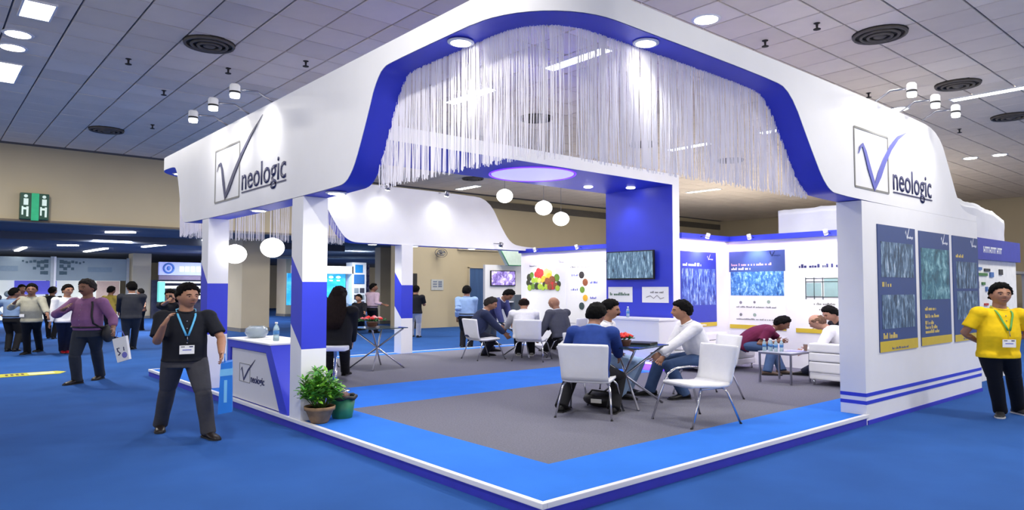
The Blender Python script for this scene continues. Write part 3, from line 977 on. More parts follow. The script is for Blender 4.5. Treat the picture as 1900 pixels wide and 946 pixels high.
fw_ = poster('wall_poster', 'white poster with colourful fruit picture above the seated group', (9.1, 10.35, 0.75), (0, -1, 0), NX, 1.5, 1.68, PAPER,
             [('print', 0.15, 1.42, 0.7, 0.05, GREYT), ('logo', 1.25, 1.50, 0.09, GREYT), ('dots', [(u, z + 0.78, r, m) for u, z, r, m in FR])], 'posters inside the booth', 0)
d5 = [(0.50, 1.18, 0.09, VDARK), (0.62, 1.00, 0.09, FRC[5]), (0.52, 0.82, 0.08, FRC[2]), (0.62, 0.62, 0.08, FRC[1]), (0.50, 0.42, 0.09, TKD)]
poster('wall_poster', 'white poster with a zigzag row of five round pictures', (9.1, 8.80, 0.75), (0, -1, 0), NX, 1.5, 1.68, PAPER,
       [('print', 0.12, 1.36, 0.75, 0.045, GREYT), ('logo', 1.25, 1.48, 0.09, GREYT), ('dots', d5), ('print', 0.16, 1.15, 0.2, 0.05, LOGOB), ('print', 0.78, 0.97, 0.22, 0.05, LOGOB), ('print', 0.14, 0.80, 0.22, 0.05, LOGOB), ('print', 0.78, 0.60, 0.2, 0.05, LOGOB)], 'posters inside the booth', 0)

# spots on the header bands
HS = [((8.95, 3.7), (9.25, 3.7, 1.9), 'over the poster with icons'), ((8.95, 2.2), (9.25, 2.2, 1.9), 'over the tank poster'), ((8.15, 4.08), (8.15, 4.35, 1.9), 'over the violet poster beside the portal'),
      ((8.8, 9.7), (9.1, 9.7, 1.9), 'over the fruit poster'), ((8.8, 8.2), (9.1, 8.2, 1.9), 'over the zigzag poster')]
for (x, y), t, wh in HS:
    e = empty('display_spotlight', (x, y, 2.62), 0, 'small spotlight on the header band ' + wh, 'spotlight', 'spotlights on the header bands')
    b_ = NB(); d = (Vector(t) - Vector((x, y, 2.62))).normalized(); tube(b_, [Vector((0, 0, 0)) - d * 0.03, d * 0.06], 0.04, 12); mobj('lamp_head', b_, WHITE, e)
    b_ = NB(); tube(b_, [d * 0.058, d * 0.066], 0.034, 12); mobj('lens', b_, LEDS, e)
    b_ = NB(); tube(b_, [Vector((0, 0, 0)), Vector((t[0] - x, t[1] - y, -0.02)) * 0.9 if abs(t[2]) < 0 else Vector(((t[0] - x) * 0.6, (t[1] - y) * 0.6, -0.03))], 0.01, 6); mobj('arm', b_, STEEL, e)
    spot_light('display_lamp', Vector((x, y, 2.62)) + d * 0.08, t, 45, 95, 0.9, (1.0, 0.98, 1.0))
# LED wash along header (pinkish violet)
area_light('led_wash', (9.13, 2.4, 2.52), (0, radians(12), 0), 0.05, 3.9, 16, (0.75, 0.5, 1.0))
area_light('led_wash', (8.3, 4.24, 2.52), (radians(12), 0, 0), 1.6, 0.05, 8, (0.75, 0.5, 1.0))
area_light('led_wash', (8.98, 8.6, 2.52), (0, radians(12), 0), 0.05, 3.6, 14, (0.65, 0.5, 1.0))

# arm spotlights lighting the logos
AS = [((0.0, 4.95), (-0.45, 4.95), (0, 5.0, 3.5), 'nearest of three above the first logo'), ((0.0, 5.75), (-0.45, 5.75), (0, 6.0, 3.5), 'middle of three above the first logo'), ((0.0, 6.6), (-0.45, 6.6), (0, 6.9, 3.5), 'farthest of three above the first logo'),
      ((5.72, 0.0), (5.72, -0.4), (5.8, 0, 3.4), 'nearest of three above the second logo'), ((6.5, 0.0), (6.5, -0.4), (6.6, 0, 3.4), 'middle of three above the second logo'), ((7.25, 0.0), (7.25, -0.4), (7.2, 0, 3.3), 'farthest of three above the second logo')]
for (ax, ay), (x, y), t, wh in AS:
    e = empty('arm_spotlight', (x, y, 3.96), 0, 'white arm spotlight ' + wh, 'spotlight', 'arm spotlights on the canopy')
    b_ = NB(); lathe(b_, [(0.045, -0.02), (0.055, 0.0), (0.055, 0.09), (0.04, 0.11)], n=14, sx=1.15); mobj('lamp_head', b_, WHITE, e)
    b_ = NB(); lathe(b_, [(0.048, -0.055), (0.052, -0.02)], n=14, sx=1.15); mobj('lens', b_, LEDS, e)
    b_ = NB(); lathe(b_, [(0.057, 0.0), (0.057, 0.02)], n=14, sx=1.15); mobj('collar', b_, BLACK, e)
    b_ = NB(); tube(b_, [(0, 0, 0.05), ((ax - x) * 0.6, (ay - y) * 0.6, 0.07), (ax - x + (0.02 if x < 0 else 0), ay - y + (0.02 if y < 0 else 0), -0.03)], 0.012, 6); mobj('arm', b_, STEEL, e)
    spot_light('logo_lamp', (x, y, 3.88), t, 22, 100, 1.0, (1, 0.98, 0.95))

# interior floods clipped on the inside of the far fascia
for x, wh in ((3.6, 'just past the blue arch leg'), (4.6, 'in the middle of the far fascia'), (6.2, 'near the sloping end of the far fascia'), (7.9, 'where the far fascia meets the header')):
    z = 3.86 if x < 7 else 2.72
    yy = 9.9 if x < 7 else 9.95
    e = empty('flood_spotlight', (x, yy, z), 0, 'small white flood lamp ' + wh, 'spotlight', 'flood lamps inside the booth')
    d = Vector((0, 0.35, -0.9)).normalized()
    b_ = NB(); tube(b_, [-d * 0.03, d * 0.08], 0.055, 12); mobj('lamp_head', b_, STEEL, e)
    b_ = NB(); tube(b_, [d * 0.078, d * 0.09], 0.05, 12); mobj('lens', b_, LEDS, e)
    b_ = NB(); tube(b_, [(0, 0, 0.0), (0, 0.36, 0.03)], 0.012, 6); mobj('arm', b_, STEEL, e)
    spot_light('flood_lamp', (x, yy - 0.05, z - 0.15), (x, YL - 0.3, z - 0.9), 11, 130, 1.0)

# globes
def globe(x, y, z, wh, r=0.15):
    e = empty('globe_pendant', (x, y, z), 0, 'glowing white globe pendant ' + wh, 'pendant lamp', 'globe pendants')
    b = NB(); ell(b, (0, 0, 0), r, r, r * 0.84, 24, 16); mobj('globe_shade', b, GLOBE, e)
    b = NB(); tube(b, [(0, 0, r * 0.8), (0, 0, (5.6 if x > 3 else 3.6) - z)], 0.004, 5); mobj('cord', b, TGRID, e)
    if x < 3:
        b = NB(); tube(b, [(0, 0, 3.6 - z), (0.29 - x, 0, 3.6 - z)], 0.012, 6); mobj('bracket', b, WHITE2, e)
    b = NB(); lathe(b, [(0.03, r * 0.80), (0.03, r * 0.88)], n=10); mobj('cap', b, WHITE2, e)


globe(5.62, 7.10, 3.45, 'highest of three beyond the portal slab', 0.165)
globe(6.22, 6.60, 3.21, 'middle of three beyond the portal slab', 0.172)
globe(6.49, 6.38, 2.99, 'lowest of three, nearest the blue portal wall', 0.165)
globe(0.68, 6.55, 2.20, 'between the two aisle posts', 0.172)
globe(0.36, 7.20, 2.12, 'half hidden by the post behind the walking man', 0.172)

# string curtains
def curtain(name, label, pts, zb, jitter):
    """pts: list of (x, y, ztop) along the curtain, dense"""
    b = NB()
    r = random.Random(len(name) + len(pts))
    dens = 0.3
    for i, (x, y, zt) in enumerate(pts):
        dens = min(1, max(0, dens + r.uniform(-0.25, 0.25)))
        if r.random() > 0.66 + 0.34 * dens:
            continue
        for q in range(2 if r.random() < 0.28 else 1):
            w = r.choice((0.0026, 0.0034, 0.004, 0.005, 0.0075)) * 0.8
            ox, oy = r.uniform(-0.010, 0.010), r.uniform(-0.010, 0.010)
            z0 = zb + r.uniform(-jitter, jitter)
            sw = r.uniform(-0.012, 0.012)
            P = [(x + ox, y + oy, zt + 0.005), (x + ox + sw, y + oy - sw, (zt + z0) / 2), (x + ox, y + oy, z0)]
            rows = []
            for (px, py, pz) in P:
                rows.append([b.verts.new((px + w * cos(a), py + w * sin(a), pz)) for a in (0.6, 0.6 + 2.094, 0.6 + 4.189)])
            for A, B in zip(rows, rows[1:]):
                for k in range(3):
                    b.faces.new([A[k], A[(k + 1) % 3], B[(k + 1) % 3], B[k]])
    return tag(mobj(name, b, STRING), label, 'curtain', None, 'stuff')


STRING = bpy.data.materials.new('white_string')
STRING.use_nodes = True
nt = STRING.node_tree
bs = nt.nodes['Principled BSDF']
bs.inputs['Base Color'].default_value = lin((250, 249, 252))
bs.inputs['Roughness'].default_value = 0.55
tr = nt.nodes.new('ShaderNodeBsdfTranslucent')
tr.inputs[0].default_value = lin((252, 250, 255))
mx = nt.nodes.new('ShaderNodeMixShader')
mx.inputs[0].default_value = 0.45
nt.links.new(bs.outputs[0], mx.inputs[1])
nt.links.new(tr.outputs[0], mx.inputs[2])
nt.links.new(mx.outputs[0], nt.nodes['Material Output'].inputs[0])


def dense(path_pts, step):
    out = []
    for a, b in zip(path_pts, path_pts[1:]):
        L = hypot(b[0] - a[0], b[1] - a[1])
        n = max(1, int(L / step))
        for k in range(n):
            t = k / n
            out.append((a[0] + (b[0] - a[0]) * t, a[1] + (b[1] - a[1]) * t, a[2] + (b[2] - a[2]) * t))
    return out


inner = [(x + nx * 0.285, y + ny * 0.285, zb, x, y) for (x, y, nx, ny, zb, zt) in path]
front = [(x, y, zb) for (x, y, zb, px, py) in inner if (py < 0.81 and px < 4.42) or (px < 0.01 and py < 2.78 and py > 0.8)]
rear = [(x, y, zb) for (x, y, zb, px, py) in inner if (py > YL - 0.81 and px < 3.75) or (px < 0.01 and py > 8.75)]
curtain('string_curtain', 'white string curtain hanging in the front arch around the booth corner', dense(front, 0.0082), 2.645, 0.03)
curtain('string_curtain', 'white string curtain hanging in the far arch behind the posts', dense(rear, 0.011), 2.56, 0.03)
# booth overall fill: added area lights that have no fixture
for x, y in ((2.2, 2.2), (3.2, 7.5), (7.9, 2.4), (7.6, 8.2)):
    area_light('booth_fill', (x, y, 3.85 if x < 7 else 3.6), (0, 0, 0), 0.5, 0.5, 45, (0.98, 0.97, 1.0))
# ================================================================= FURNITURE
def chair(loc, rz, label, arms=False, group='white booth chairs', name='conference_chair'):
    legs = []
    """forward is local +x"""
    e = empty(name, (loc[0], loc[1], PZ), rz, label, 'chair', group)
    # bent seat
    def sheet(prof, halfw, th, nm):
        b = NB()
        rows = []
        nseg = 8
        for i, (x, z, wf) in enumerate(prof):
            d = Vector((prof[min(i + 1, len(prof) - 1)][0] - prof[max(i - 1, 0)][0], 0, prof[min(i + 1, len(prof) - 1)][1] - prof[max(i - 1, 0)][1])).normalized()
            n = Vector((-d.z, 0, d.x))
            row = []
            for s in (1, -1):
                for k in range(nseg + 1):
                    t = -1 + 2 * k / nseg
                    if s < 0:
                        t = -t
                    ed = 0.55 if abs(t) == 1 else 1
                    row.append(b.verts.new(Vector((x, t * halfw * wf, z)) + n * (s * th * 0.5 * ed)))
            rows.append(row)
        m = len(rows[0])
        for A, B in zip(rows, rows[1:]):
            for k in range(m):
                b.faces.new([A[k], A[(k + 1) % m], B[(k + 1) % m], B[k]])
        b.faces.new(rows[0][::-1]); b.faces.new(rows[-1])
        bmesh.ops.recalc_face_normals(b, faces=b.faces)
        return mobj(nm, b, LEATHER, e, True)
    sheet([(0.27, 0.438, 0.9), (0.25, 0.452, 0.97), (0.10, 0.445, 1), (-0.08, 0.432, 1), (-0.20, 0.435, 1), (-0.235, 0.455, 1)], 0.275, 0.05, 'seat')
    sheet([(-0.235, 0.45, 1), (-0.262, 0.50, 1.0), (-0.285, 0.60, 1.01), (-0.31, 0.74, 1.05), (-0.332, 0.86, 1.08), (-0.338, 0.885, 1.05)], 0.275, 0.045, 'backrest')
    for sy in (1, -1):
        b = NB(); tube(b, [(-0.15, sy * 0.24, 0.42), (-0.19, sy * 0.28, 0.36), (-0.33, sy * 0.33, 0.0)], 0.0125, 8); legs.append(mobj('leg', b, CHROME, e))
        if arms and sy < 0:
            b = NB(); tube(b, [(0.37, sy * 0.33, 0.0), (0.20, sy * 0.315, 0.44), (0.15, sy * 0.31, 0.53), (0.05, sy * 0.305, 0.585), (-0.12, sy * 0.30, 0.60), (-0.27, sy * 0.285, 0.585)], 0.0125, 8)
        else:
            b = NB(); tube(b, [(0.15, sy * 0.24, 0.42), (0.20, sy * 0.28, 0.36), (0.35, sy * 0.33, 0.0)], 0.0125, 8)
        legs.append(mobj('leg', b, CHROME, e))
        b = NB(); tube(b, [(-0.16, sy * 0.245, 0.41), (0.16, sy * 0.245, 0.41)], 0.01, 6); mobj('seat_rail', b, CHROME, e)
    for lg, p in zip(legs, ((-0.33, 0.33), (0.36, 0.33), (-0.33, -0.33), (0.36, -0.33))):
        b = NB(); lathe(b, [(0.016, 0), (0.014, 0.015)], c=(p[0], p[1], 0), n=8); mobj('foot_cap', b, BLACK, lg)
    e.scale = (1, 1, 0.955)
    return e


A1 = atan2(0.49, 0.87)
chair((2.78, 2.15), A1, 'white chair under the man in the blue sweater, seen from behind')
chair((3.38, 1.08), atan2(0.25, -0.97), 'empty white chair with chrome arm loops, nearest the booth edge', True)
chair((5.02, 2.02), atan2(0.42, -0.9), 'white chair under the man in white shirt and jeans', True)
chair((4.02, 3.25), atan2(-0.75, -0.2), 'white chair under the man with a moustache')
chair((5.86, 8.1), atan2(-0.12, 1.0), 'white chair under the man in dark blue suit at the meeting table')
chair((6.46, 7.22), atan2(0.52, 0.85), 'white chair under the man in white shirt seen from behind at the meeting table')
chair((7.45, 7.15), atan2(0.9, -0.35), 'white chair under the bald man in grey suit')
chair((2.35, 8.55), atan2(-0.5, 0.8), 'empty white chair half hidden behind the woman in black')


def cross_table(cx, cy, rz, h, hw, hd, label, foot=0.36):
    e = empty('glass_table', (cx, cy, PZ), rz, label, 'table', 'glass cross leg tables')
    b = NB(); box(b, -hw, hw, -hd, hd, h - 0.012, h, 0.003); mobj('glass_top', b, GLASS, e)
    b = NB()
    for (a0, a1, c0, c1) in ((-hw, hw, -hd, -hd + .012), (-hw, hw, hd - .012, hd), (-hw, -hw + .012, -hd, hd), (hw - .012, hw, -hd, hd)):
        box(b, a0, a1, c0, c1, h - 0.016, h - 0.011)
    mobj('edge_trim', b, DARKM, e)
    k = 0
    for sx, sy in ((1, 1), (1, -1), (-1, 1), (-1, -1)):
        off = Vector((-sy, sx, 0)) * 0.012
        b = NB(); tube(b, [Vector((sx * foot, sy * foot, 0.005)) + off, Vector((-sx * (hw - .06), -sy * (hd - .06), h - 0.02)) + off], 0.0155, 8); mobj('leg', b, CHROME if sx > 0 else STEEL, e)
    b = NB(); ell(b, (0, 0, h * 0.47), 0.035, 0.035, 0.03, 10, 8); mobj('joint', b, CHROME, e)
    return e


cross_table(3.66, 2.36, radians(12), 0.76, 0.42, 0.42, 'square glass table on crossed chrome legs between the men nearest the front')
cross_table(3.30, 8.05, radians(5), 0.76, 0.40, 0.42, 'square glass table on crossed chrome legs carrying pink flowers')
cross_table(7.02, 8.05, radians(10), 0.74, 0.45, 0.45, 'square glass table covered in papers amid the meeting group')
# flower bowls
def flowers(x, y, z, label, cols, r=0.15):
    e = empty('flower_bowl', (x, y, z), 0, label, 'flowers')
    b = NB(); lathe(b, [(0.05, 0), (0.07, 0.01), (0.085, 0.05), (0.09, 0.06)], n=14); mobj('bowl', b, mat('brown_bowl', (96, 60, 44), 0.5), e)
    b = NB()
    r3 = random.Random(int(x * 10))
    for k in range(34):
        a, t = r3.uniform(0, 2 * pi), r3.uniform(0.2, 1)
        p = Vector((cos(a) * r * t, sin(a) * r * t, 0.07 + 0.03 * r3.random()))
        M = Matrix.Rotation(a, 3, 'Z') @ Matrix.Rotation(r3.uniform(-.6, .3), 3, 'Y')
        ell(b, p, 0.035, 0.014, 0.005, 6, 4, 0, M)
    mobj('leaves', b, mat('leaf_dark_green', (40, 100, 40), 0.6, var=0.2), e)
    for k in range(13):
        a, t = k * 2.4, sqrt((k + 0.5) / 13)
        c = Vector((cos(a) * r * 0.85 * t, sin(a) * r * 0.85 * t, 0.125 - 0.03 * t))
        b = NB()
        for q in range(5):
            aq = q * 2 * pi / 5
            ell(b, c + Vector((cos(aq) * 0.016, sin(aq) * 0.016, 0)), 0.018, 0.018, 0.012, 6, 5)
        ell(b, c + Vector((0, 0, 0.008)), 0.012, 0.012, 0.01, 6, 5)
        mobj('blossom', b, cols[k % len(cols)], e)
    return e


PINK = mat('petal_pink', (226, 104, 118), 0.6, var=0.1)
PINK2 = mat('petal_pale_pink', (240, 170, 165), 0.6, var=0.1)
RED = mat('petal_red', (222, 40, 36), 0.6, var=0.1)
flowers(3.22, 8.1, PZ + 0.765, 'low bowl of pink and red flowers on the glass table', (PINK, RED, PINK2), 0.2).scale = (1.25, 1.25, 1.6)
flowers(3.42, 2.16, PZ + 0.765, 'small bowl of red flowers on the table by the blue sweater man', (RED, RED, mat('petal_orange', (235, 90, 60), 0.6)), 0.11).scale = (1, 1, 1.3)


def papers(x, y, z, n, name, label, rz=0.3, m=PAPER):
    e = empty(name, (x, y, z), rz, label, 'papers')
    for k in range(n):
        b = NB()
        a = k * 0.35
        M = Matrix.Rotation(a, 4, 'Z')
        box(b, -0.13, 0.13, -0.10, 0.10, 0.002 * k, 0.002 * k + 0.0015)
        bmesh.ops.transform(b, matrix=Matrix.Translation((0.03 * k, -0.02 * k, 0)) @ M, verts=b.verts)
        mobj('sheet', b, m, e)
    return e


e = empty('closed_laptop', (3.88, 2.30, PZ + 0.761), 0.35, 'flat black folder or laptop lying on the front glass table', 'laptop')
b_ = NB(); box(b_, -0.16, 0.16, -0.2, 0.14, 0, 0.018, 0.004); mobj('body', b_, BLACK, e)
b_ = NB(); box(b_, -0.158, 0.158, -0.198, 0.138, 0.019, 0.026, 0.003); mobj('lid', b_, DARKM, e)
e2 = papers(6.92, 7.95, PZ + 0.741, 5, 'paper_stack', 'loose white papers on the meeting table')
# bottles
def bottle(x, y, z, label, h=0.2, group=None):
    e = empty('water_bottle', (x, y, z), 0, label, 'bottle', group)
    s = h / 0.2
    b = NB(); lathe(b, [(0.026, 0), (0.032, 0.006), (0.032, 0.05), (0.029, 0.06), (0.032, 0.07), (0.032, 0.125), (0.026, 0.15), (0.013, 0.175), (0.013, 0.185)], n=14)
    bmesh.ops.scale(b, vec=(s, s, s), verts=b.verts)
    mobj('bottle_body', b, mat('pale_blue_plastic', (198, 226, 232), 0.1, var=0, trans=0.6), e)
    b = NB(); lathe(b, [(0.0325, 0.07), (0.0325, 0.115)], n=14); bmesh.ops.scale(b, vec=(s, s, s), verts=b.verts); mobj('paper_band', b, mat('bottle_label_blue', (70, 130, 190), 0.4), e)
    b = NB(); lathe(b, [(0.016, 0.184), (0.016, 0.202)], n=10); bmesh.ops.scale(b, vec=(s, s, s), verts=b.verts); mobj('cap', b, PAPER, e)


# reception desk
desk = empty('reception_desk', (0.0, 5.35, PZ), 0, 'white and blue tapered reception desk with printed logo beside the corner post', 'desk')
T0, T1, B0, B1 = -0.46, 1.04, -1.02, 1.06
H_ = 0.785
b_ = NB(); prism(b_, [(B0, 0), (B1, 0), (T1, H_), (T0, H_)], 0, 0.05, 0.62); mobj('body', b_, BLUE, desk)
b_ = NB()
fr = [((B0, 0), (B0 + 0.24, 0), (T0 + 0.13, H_ - 0.10), (T0, H_)), ((T0, H_), (T0 + 0.13, H_ - 0.10), (T1 - 0.1, H_ - 0.10), (T1, H_)), ((T1, H_), (T1 - 0.1, H_ - 0.10), (B1 - 0.12, 0), (B1, 0))]
for q in fr:
    prism(b_, q, 0, 0.012, 0.05)
mobj('blue_frame', b_, BLUE, desk)
b_ = NB(); prism(b_, [(B0 + 0.26, 0.02), (B1 - 0.14, 0.02), (T1 - 0.12, H_ - 0.11), (T0 + 0.14, H_ - 0.11)], 0, 0.03, 0.05); mobj('front_panel', b_, mat('desk_front_grey_white', (214, 214, 220), 0.5, var=0.01), desk)
b_ = NB(); box(b_, 0.0, 0.66, T0 - 0.01, T1 + 0.01, H_, H_ + 0.022, 0.004); mobj('worktop', b_, WHITE, desk)
ol = len(COL.objects)
b_ = NB()
for p, q in (((0.62, 0.255), (0.24, 0.255)), ((0.24, 0.255), (0.24, 0.49)), ((0.24, 0.49), (0.62, 0.49)), ((0.62, 0.49), (0.62, 0.255))):
    ribbon(b_, [Vector((0.029, p[0], p[1])), Vector((0.029, q[0], q[1]))], [0.004, 0.004], (-1, 0, 0), 0.003)
mobj('logo_square', b_, GREYT, desk)
b_ = NB(); ribbon(b_, [Vector((0.027, u, z)) for u, z in ((0.57, 0.40), (0.53, 0.44), (0.46, 0.28), (0.30, 0.42), (0.06, 0.57))], [0.004, 0.012, 0.018, 0.014, 0.003], (-1, 0, 0), 0.003); mobj('logo_tick', b_, NAVYT, desk)
wall_text('logo_lettering', 'neologic', 0.46, 0.125, (0.029, 0.21, 0.275), (0, -1, 0), (-1, 0, 0), NAVYT, desk, 0.003, 0.02)
DT = PZ + H_ + 0.022
e = empty('glass_bowl', (0.28, 6.05, DT), 0, 'clear glass bowl on the reception desk', 'bowl')
b_ = NB(); lathe(b_, [(0.07, 0), (0.11, 0.02), (0.15, 0.07), (0.14, 0.12), (0.10, 0.155), (0.105, 0.16), (0.145, 0.125), (0.156, 0.07), (0.115, 0.012), (0.07, -0.0)], n=24); mobj('bowl_shell', b_, mat('bowl_glass', (210, 222, 230), 0.08, var=0, trans=0.7), e)
b_ = NB()
for k in range(9):
    a = k * 0.7
    box(b_, 0.05 * cos(a) - 0.03, 0.05 * cos(a) + 0.03, 0.05 * sin(a) - 0.02, 0.05 * sin(a) + 0.02, 0.025 + 0.006 * k, 0.028 + 0.006 * k)
mobj('cards', b_, PAPER, e)
bottle(0.26, 5.32, DT, 'pale plastic water bottle standing on the reception desk', 0.24)
papers(0.2, 5.75, DT, 3, 'leaflet_stack', 'white leaflets lying beside the glass bowl')
papers(0.3, 5.05, DT, 2, 'notepad', 'flat white notepad near the post end of the desk')
bottle(7.0, 5.1, PZ + 0.94, 'small water bottle on the white counter before the portal', 0.2)
papers(7.05, 4.75, PZ + 0.94, 2, 'counter_papers', 'small papers lying on the white counter')

# bar stools
def stool(x, y, rz, label):
    e = empty('bar_stool', (x, y, PZ), rz, label, 'stool')
    b = NB(); box(b, -0.2, 0.2, -0.235, 0.235, 0.59, 0.66, 0.02); mobj('seat', b, LEATHER, e)
    b = NB(); box(b, 0.17, 0.21, -0.22, 0.22, 0.66, 0.74, 0.015); mobj('low_back', b, LEATHER, e)
    b = NB(); lathe(b, [(0.035, 0.03), (0.035, 0.30), (0.022, 0.31), (0.022, 0.585)], n=14); mobj('gas_column', b, CHROME, e)
    b = NB(); lathe(b, [(0.22, 0), (0.22, 0.01), (0.08, 0.03), (0.035, 0.05)], n=28); mobj('base', b, CHROME, e)
    b = NB(); tube(b, [(0.03, -0.1, 0.28), (0.16, -0.14, 0.28), (0.2, 0, 0.28), (0.16, 0.14, 0.28), (0.03, 0.1, 0.28)], 0.011, 8); mobj('footrest', b, CHROME, e)


stool(1.36, 5.86, radians(140), 'low white bar stool with chrome base under the woman in black')

# sofas
def sofa(x, y, rz, L, label, legs=True):
    """local: length along x, back at -y, seat facing +y"""
    e = empty('white_sofa', (x, y, PZ), rz, label, 'sofa', 'white leather sofas')
    D = 0.78
    b = NB(); box(b, -L / 2, L / 2, -D / 2, D / 2, 0.09, 0.20, 0.02); mobj('base', b, LEATHER, e)
    n = max(1, round((L - 0.3) / 0.6))
    for k in range(n):
        w = (L - 0.02) / n
        b = NB(); box(b, -L / 2 + k * w + 0.012, -L / 2 + (k + 1) * w - 0.002, -D / 2 + 0.2, D / 2 + 0.01, 0.20, 0.40, 0.045); mobj('seat_cushion', b, LEATHER, e)
    for k, (z0, z1) in enumerate(((0.20, 0.36), (0.368, 0.50), (0.508, 0.64))):
        b = NB(); box(b, -L / 2, L / 2, -D / 2 - 0.02, -D / 2 + 0.19, z0, z1, 0.022); mobj('back_cushion', b, LEATHER, e)
    for sx in (-1, 1):
        for sy in (-1, 1):
            b = NB(); tube(b, [(sx * (L / 2 - 0.05), sy * (D / 2 - 0.05), 0.09), (sx * (L / 2 - 0.05), sy * (D / 2 - 0.05), 0.0)], 0.016, 8); mobj('leg', b, CHROME, e)
    return e


sofa(7.98, 3.86, pi, 1.5, 'white sofa against the short wall under the violet poster')
sofa(7.62, 1.02, -pi / 2, 1.34, 'white sofa with seamed back turned to the open booth front')
sofa(8.82, 1.5, pi / 2, 1.6, 'white sofa against the wall below the tank poster')
ct2 = empty('coffee_table', (7.25, 2.12, PZ), 0, 'low steel framed coffee table between the white sofas', 'table')
b_ = NB(); box(b_, -0.32, 0.32, -0.30, 0.26, 0.475, 0.49, 0.003); mobj('table_top', b_, mat('frosted_top', (196, 200, 214), 0.25), ct2)
for sx in (-1, 1):
    for y in (-0.28, 0.24):
        b_ = NB(); box(b_, sx * 0.30 - 0.013, sx * 0.30 + 0.013, y - 0.013, y + 0.013, 0, 0.475); mobj('leg', b_, STEEL, ct2)
b_ = NB()
for y in (-0.28, 0.24):
    box(b_, -0.3, 0.3, y - 0.012, y + 0.012, 0.45, 0.474)
for sx in (-1, 1):
    box(b_, sx * 0.3 - 0.012, sx * 0.3 + 0.012, -0.28, 0.24, 0.45, 0.474)
mobj('frame', b_, STEEL, ct2)
for k, (x, y) in enumerate(((6.99, 2.30), (7.05, 2.22), (7.02, 2.12), (7.12, 2.08), (7.16, 2.30))):
    bottle(x, y, PZ + 0.491, 'small water bottle in the cluster on the coffee table, ' + ('nearest the frame corner', 'second in the row', 'third in the row', 'fourth in the row', 'at the back of the cluster')[k], 0.19, 'water bottles on the coffee table')
e = papers(7.3, 1.98, PZ + 0.491, 3, 'magazine', 'flat magazines on the coffee table beside the bottles', 0.2, mat('magazine_violet', (150, 150, 200), 0.4))
e = empty('drinking_glass', (7.5, 1.88, PZ + 0.491), 0, 'small brown drink in a glass at the end of the coffee table', 'glass')
b_ = NB(); lathe(b_, [(0.025, 0), (0.033, 0.09), (0.035, 0.1)], n=12); mobj('tumbler', b_, mat('tea_glass', (150, 120, 100), 0.2, var=0), e)
b_ = NB(); lathe(b_, [(0.036, 0.098), (0.036, 0.106)], n=12); mobj('rim', b_, CLEAR, e)

# potted plant and bin
pl = empty('potted_plant', (0.13, 3.75, PZ), 0, 'bushy green plant in a small clay pot at the foot of the corner post', 'plant')
b_ = NB(); lathe(b_, [(0.085, 0), (0.10, 0.02), (0.15, 0.14), (0.168, 0.145), (0.172, 0.185), (0.155, 0.185), (0.15, 0.165)], n=24); mobj('clay_pot', b_, mat('clay_brown', (140, 112, 82), 0.85, var=0.18, scale=14), pl)
b_ = NB(); lathe(b_, [(0.15, 0.15), (0.15, 0.165)], n=20); mobj('soil', b_, mat('dark_soil', (50, 40, 32), 0.95), pl)
r4 = random.Random(11)
b_ = NB()
tips = []
for k in range(46):
    a = r4.uniform(0, 2 * pi)
    rr = 0.25 * sqrt(r4.random())
    hh = 0.38 + 0.20 * (1 - (rr / 0.25) ** 2) + r4.uniform(-0.12, 0.04)
    tip = Vector((cos(a) * rr, sin(a) * rr, hh))
    s0 = Vector((cos(a) * 0.05, sin(a) * 0.05, 0.16))
    mid = (s0 + tip) / 2 + Vector((cos(a) * 0.03, sin(a) * 0.03, 0.03))
    tube(b_, [s0, mid, tip], 0.005, 5, r1=0.002)
    tips.append((s0, mid, tip))
mobj('stems', b_, mat('stem_green', (70, 100, 40), 0.7), pl)
LEAFS = [mat('leaf_bright_green', (84, 158, 44), 0.5, var=0.2), mat('leaf_mid_green', (58, 128, 40), 0.5, var=0.2), mat('leaf_light_green', (126, 184, 60), 0.5, var=0.2)]


def leaf_mesh(m):
    b = NB()
    prof = [(0, 0.002), (0.02, 0.013), (0.045, 0.017), (0.07, 0.011), (0.09, 0.001)]
    rows = [(b.verts.new((x, -w, 0.006 * sin(x * 30) + 0.004)), b.verts.new((x, 0, 0.006 * sin(x * 30))), b.verts.new((x, w, 0.006 * sin(x * 30) + 0.004))) for x, w in prof]
    for A, B in zip(rows, rows[1:]):
        b.faces.new([A[0], B[0], B[1], A[1]])
        b.faces.new([A[1], B[1], B[2], A[2]])
    return b


leafs = [mobj('leaf', leaf_mesh(m), m, pl, True) for m in LEAFS]
used = set()
rest = NB()
cnt = 0
for (s0, mid, tip) in tips:
    for q in range(19):
        t = r4.uniform(0.35, 1.0)
        p = (s0 * (1 - t) ** 2 + mid * 2 * t * (1 - t) + tip * t * t)
        az = r4.uniform(0, 2 * pi)
        pitch = r4.uniform(-0.9, 0.5)
        sc = r4.uniform(0.75, 1.25)
        M = Matrix.Translation(p) @ Matrix.Rotation(az, 4, 'Z') @ Matrix.Rotation(pitch, 4, 'Y') @ Matrix.Rotation(r4.uniform(-.5, .5), 4, 'X') @ Matrix.Scale(sc, 4)
        if cnt < 290 and q < 7:
            k = r4.randrange(3)
            if k not in used:
                o = leafs[k]; used.add(k)
            else:
                o = leafs[k].copy(); COL.objects.link(o); o.parent = pl
            o.matrix_local = M
            cnt += 1
        else:
            tmp = leaf_mesh(None)
            bmesh.ops.transform(tmp, matrix=M, verts=tmp.verts)
            mi = r4.randrange(3)
            vm = {v: rest.verts.new(v.co) for v in tmp.verts}
            for f in tmp.faces:
                nf = rest.faces.new([vm[v] for v in f.verts]); nf.material_index = mi; nf.smooth = True
            tmp.free()
tag(mobj('foliage', rest, LEAFS, pl), kind='stuff')
bn = empty('waste_bin', (0.47, 3.88, PZ), 0, 'green plastic bin with black liner behind the potted plant', 'bin')
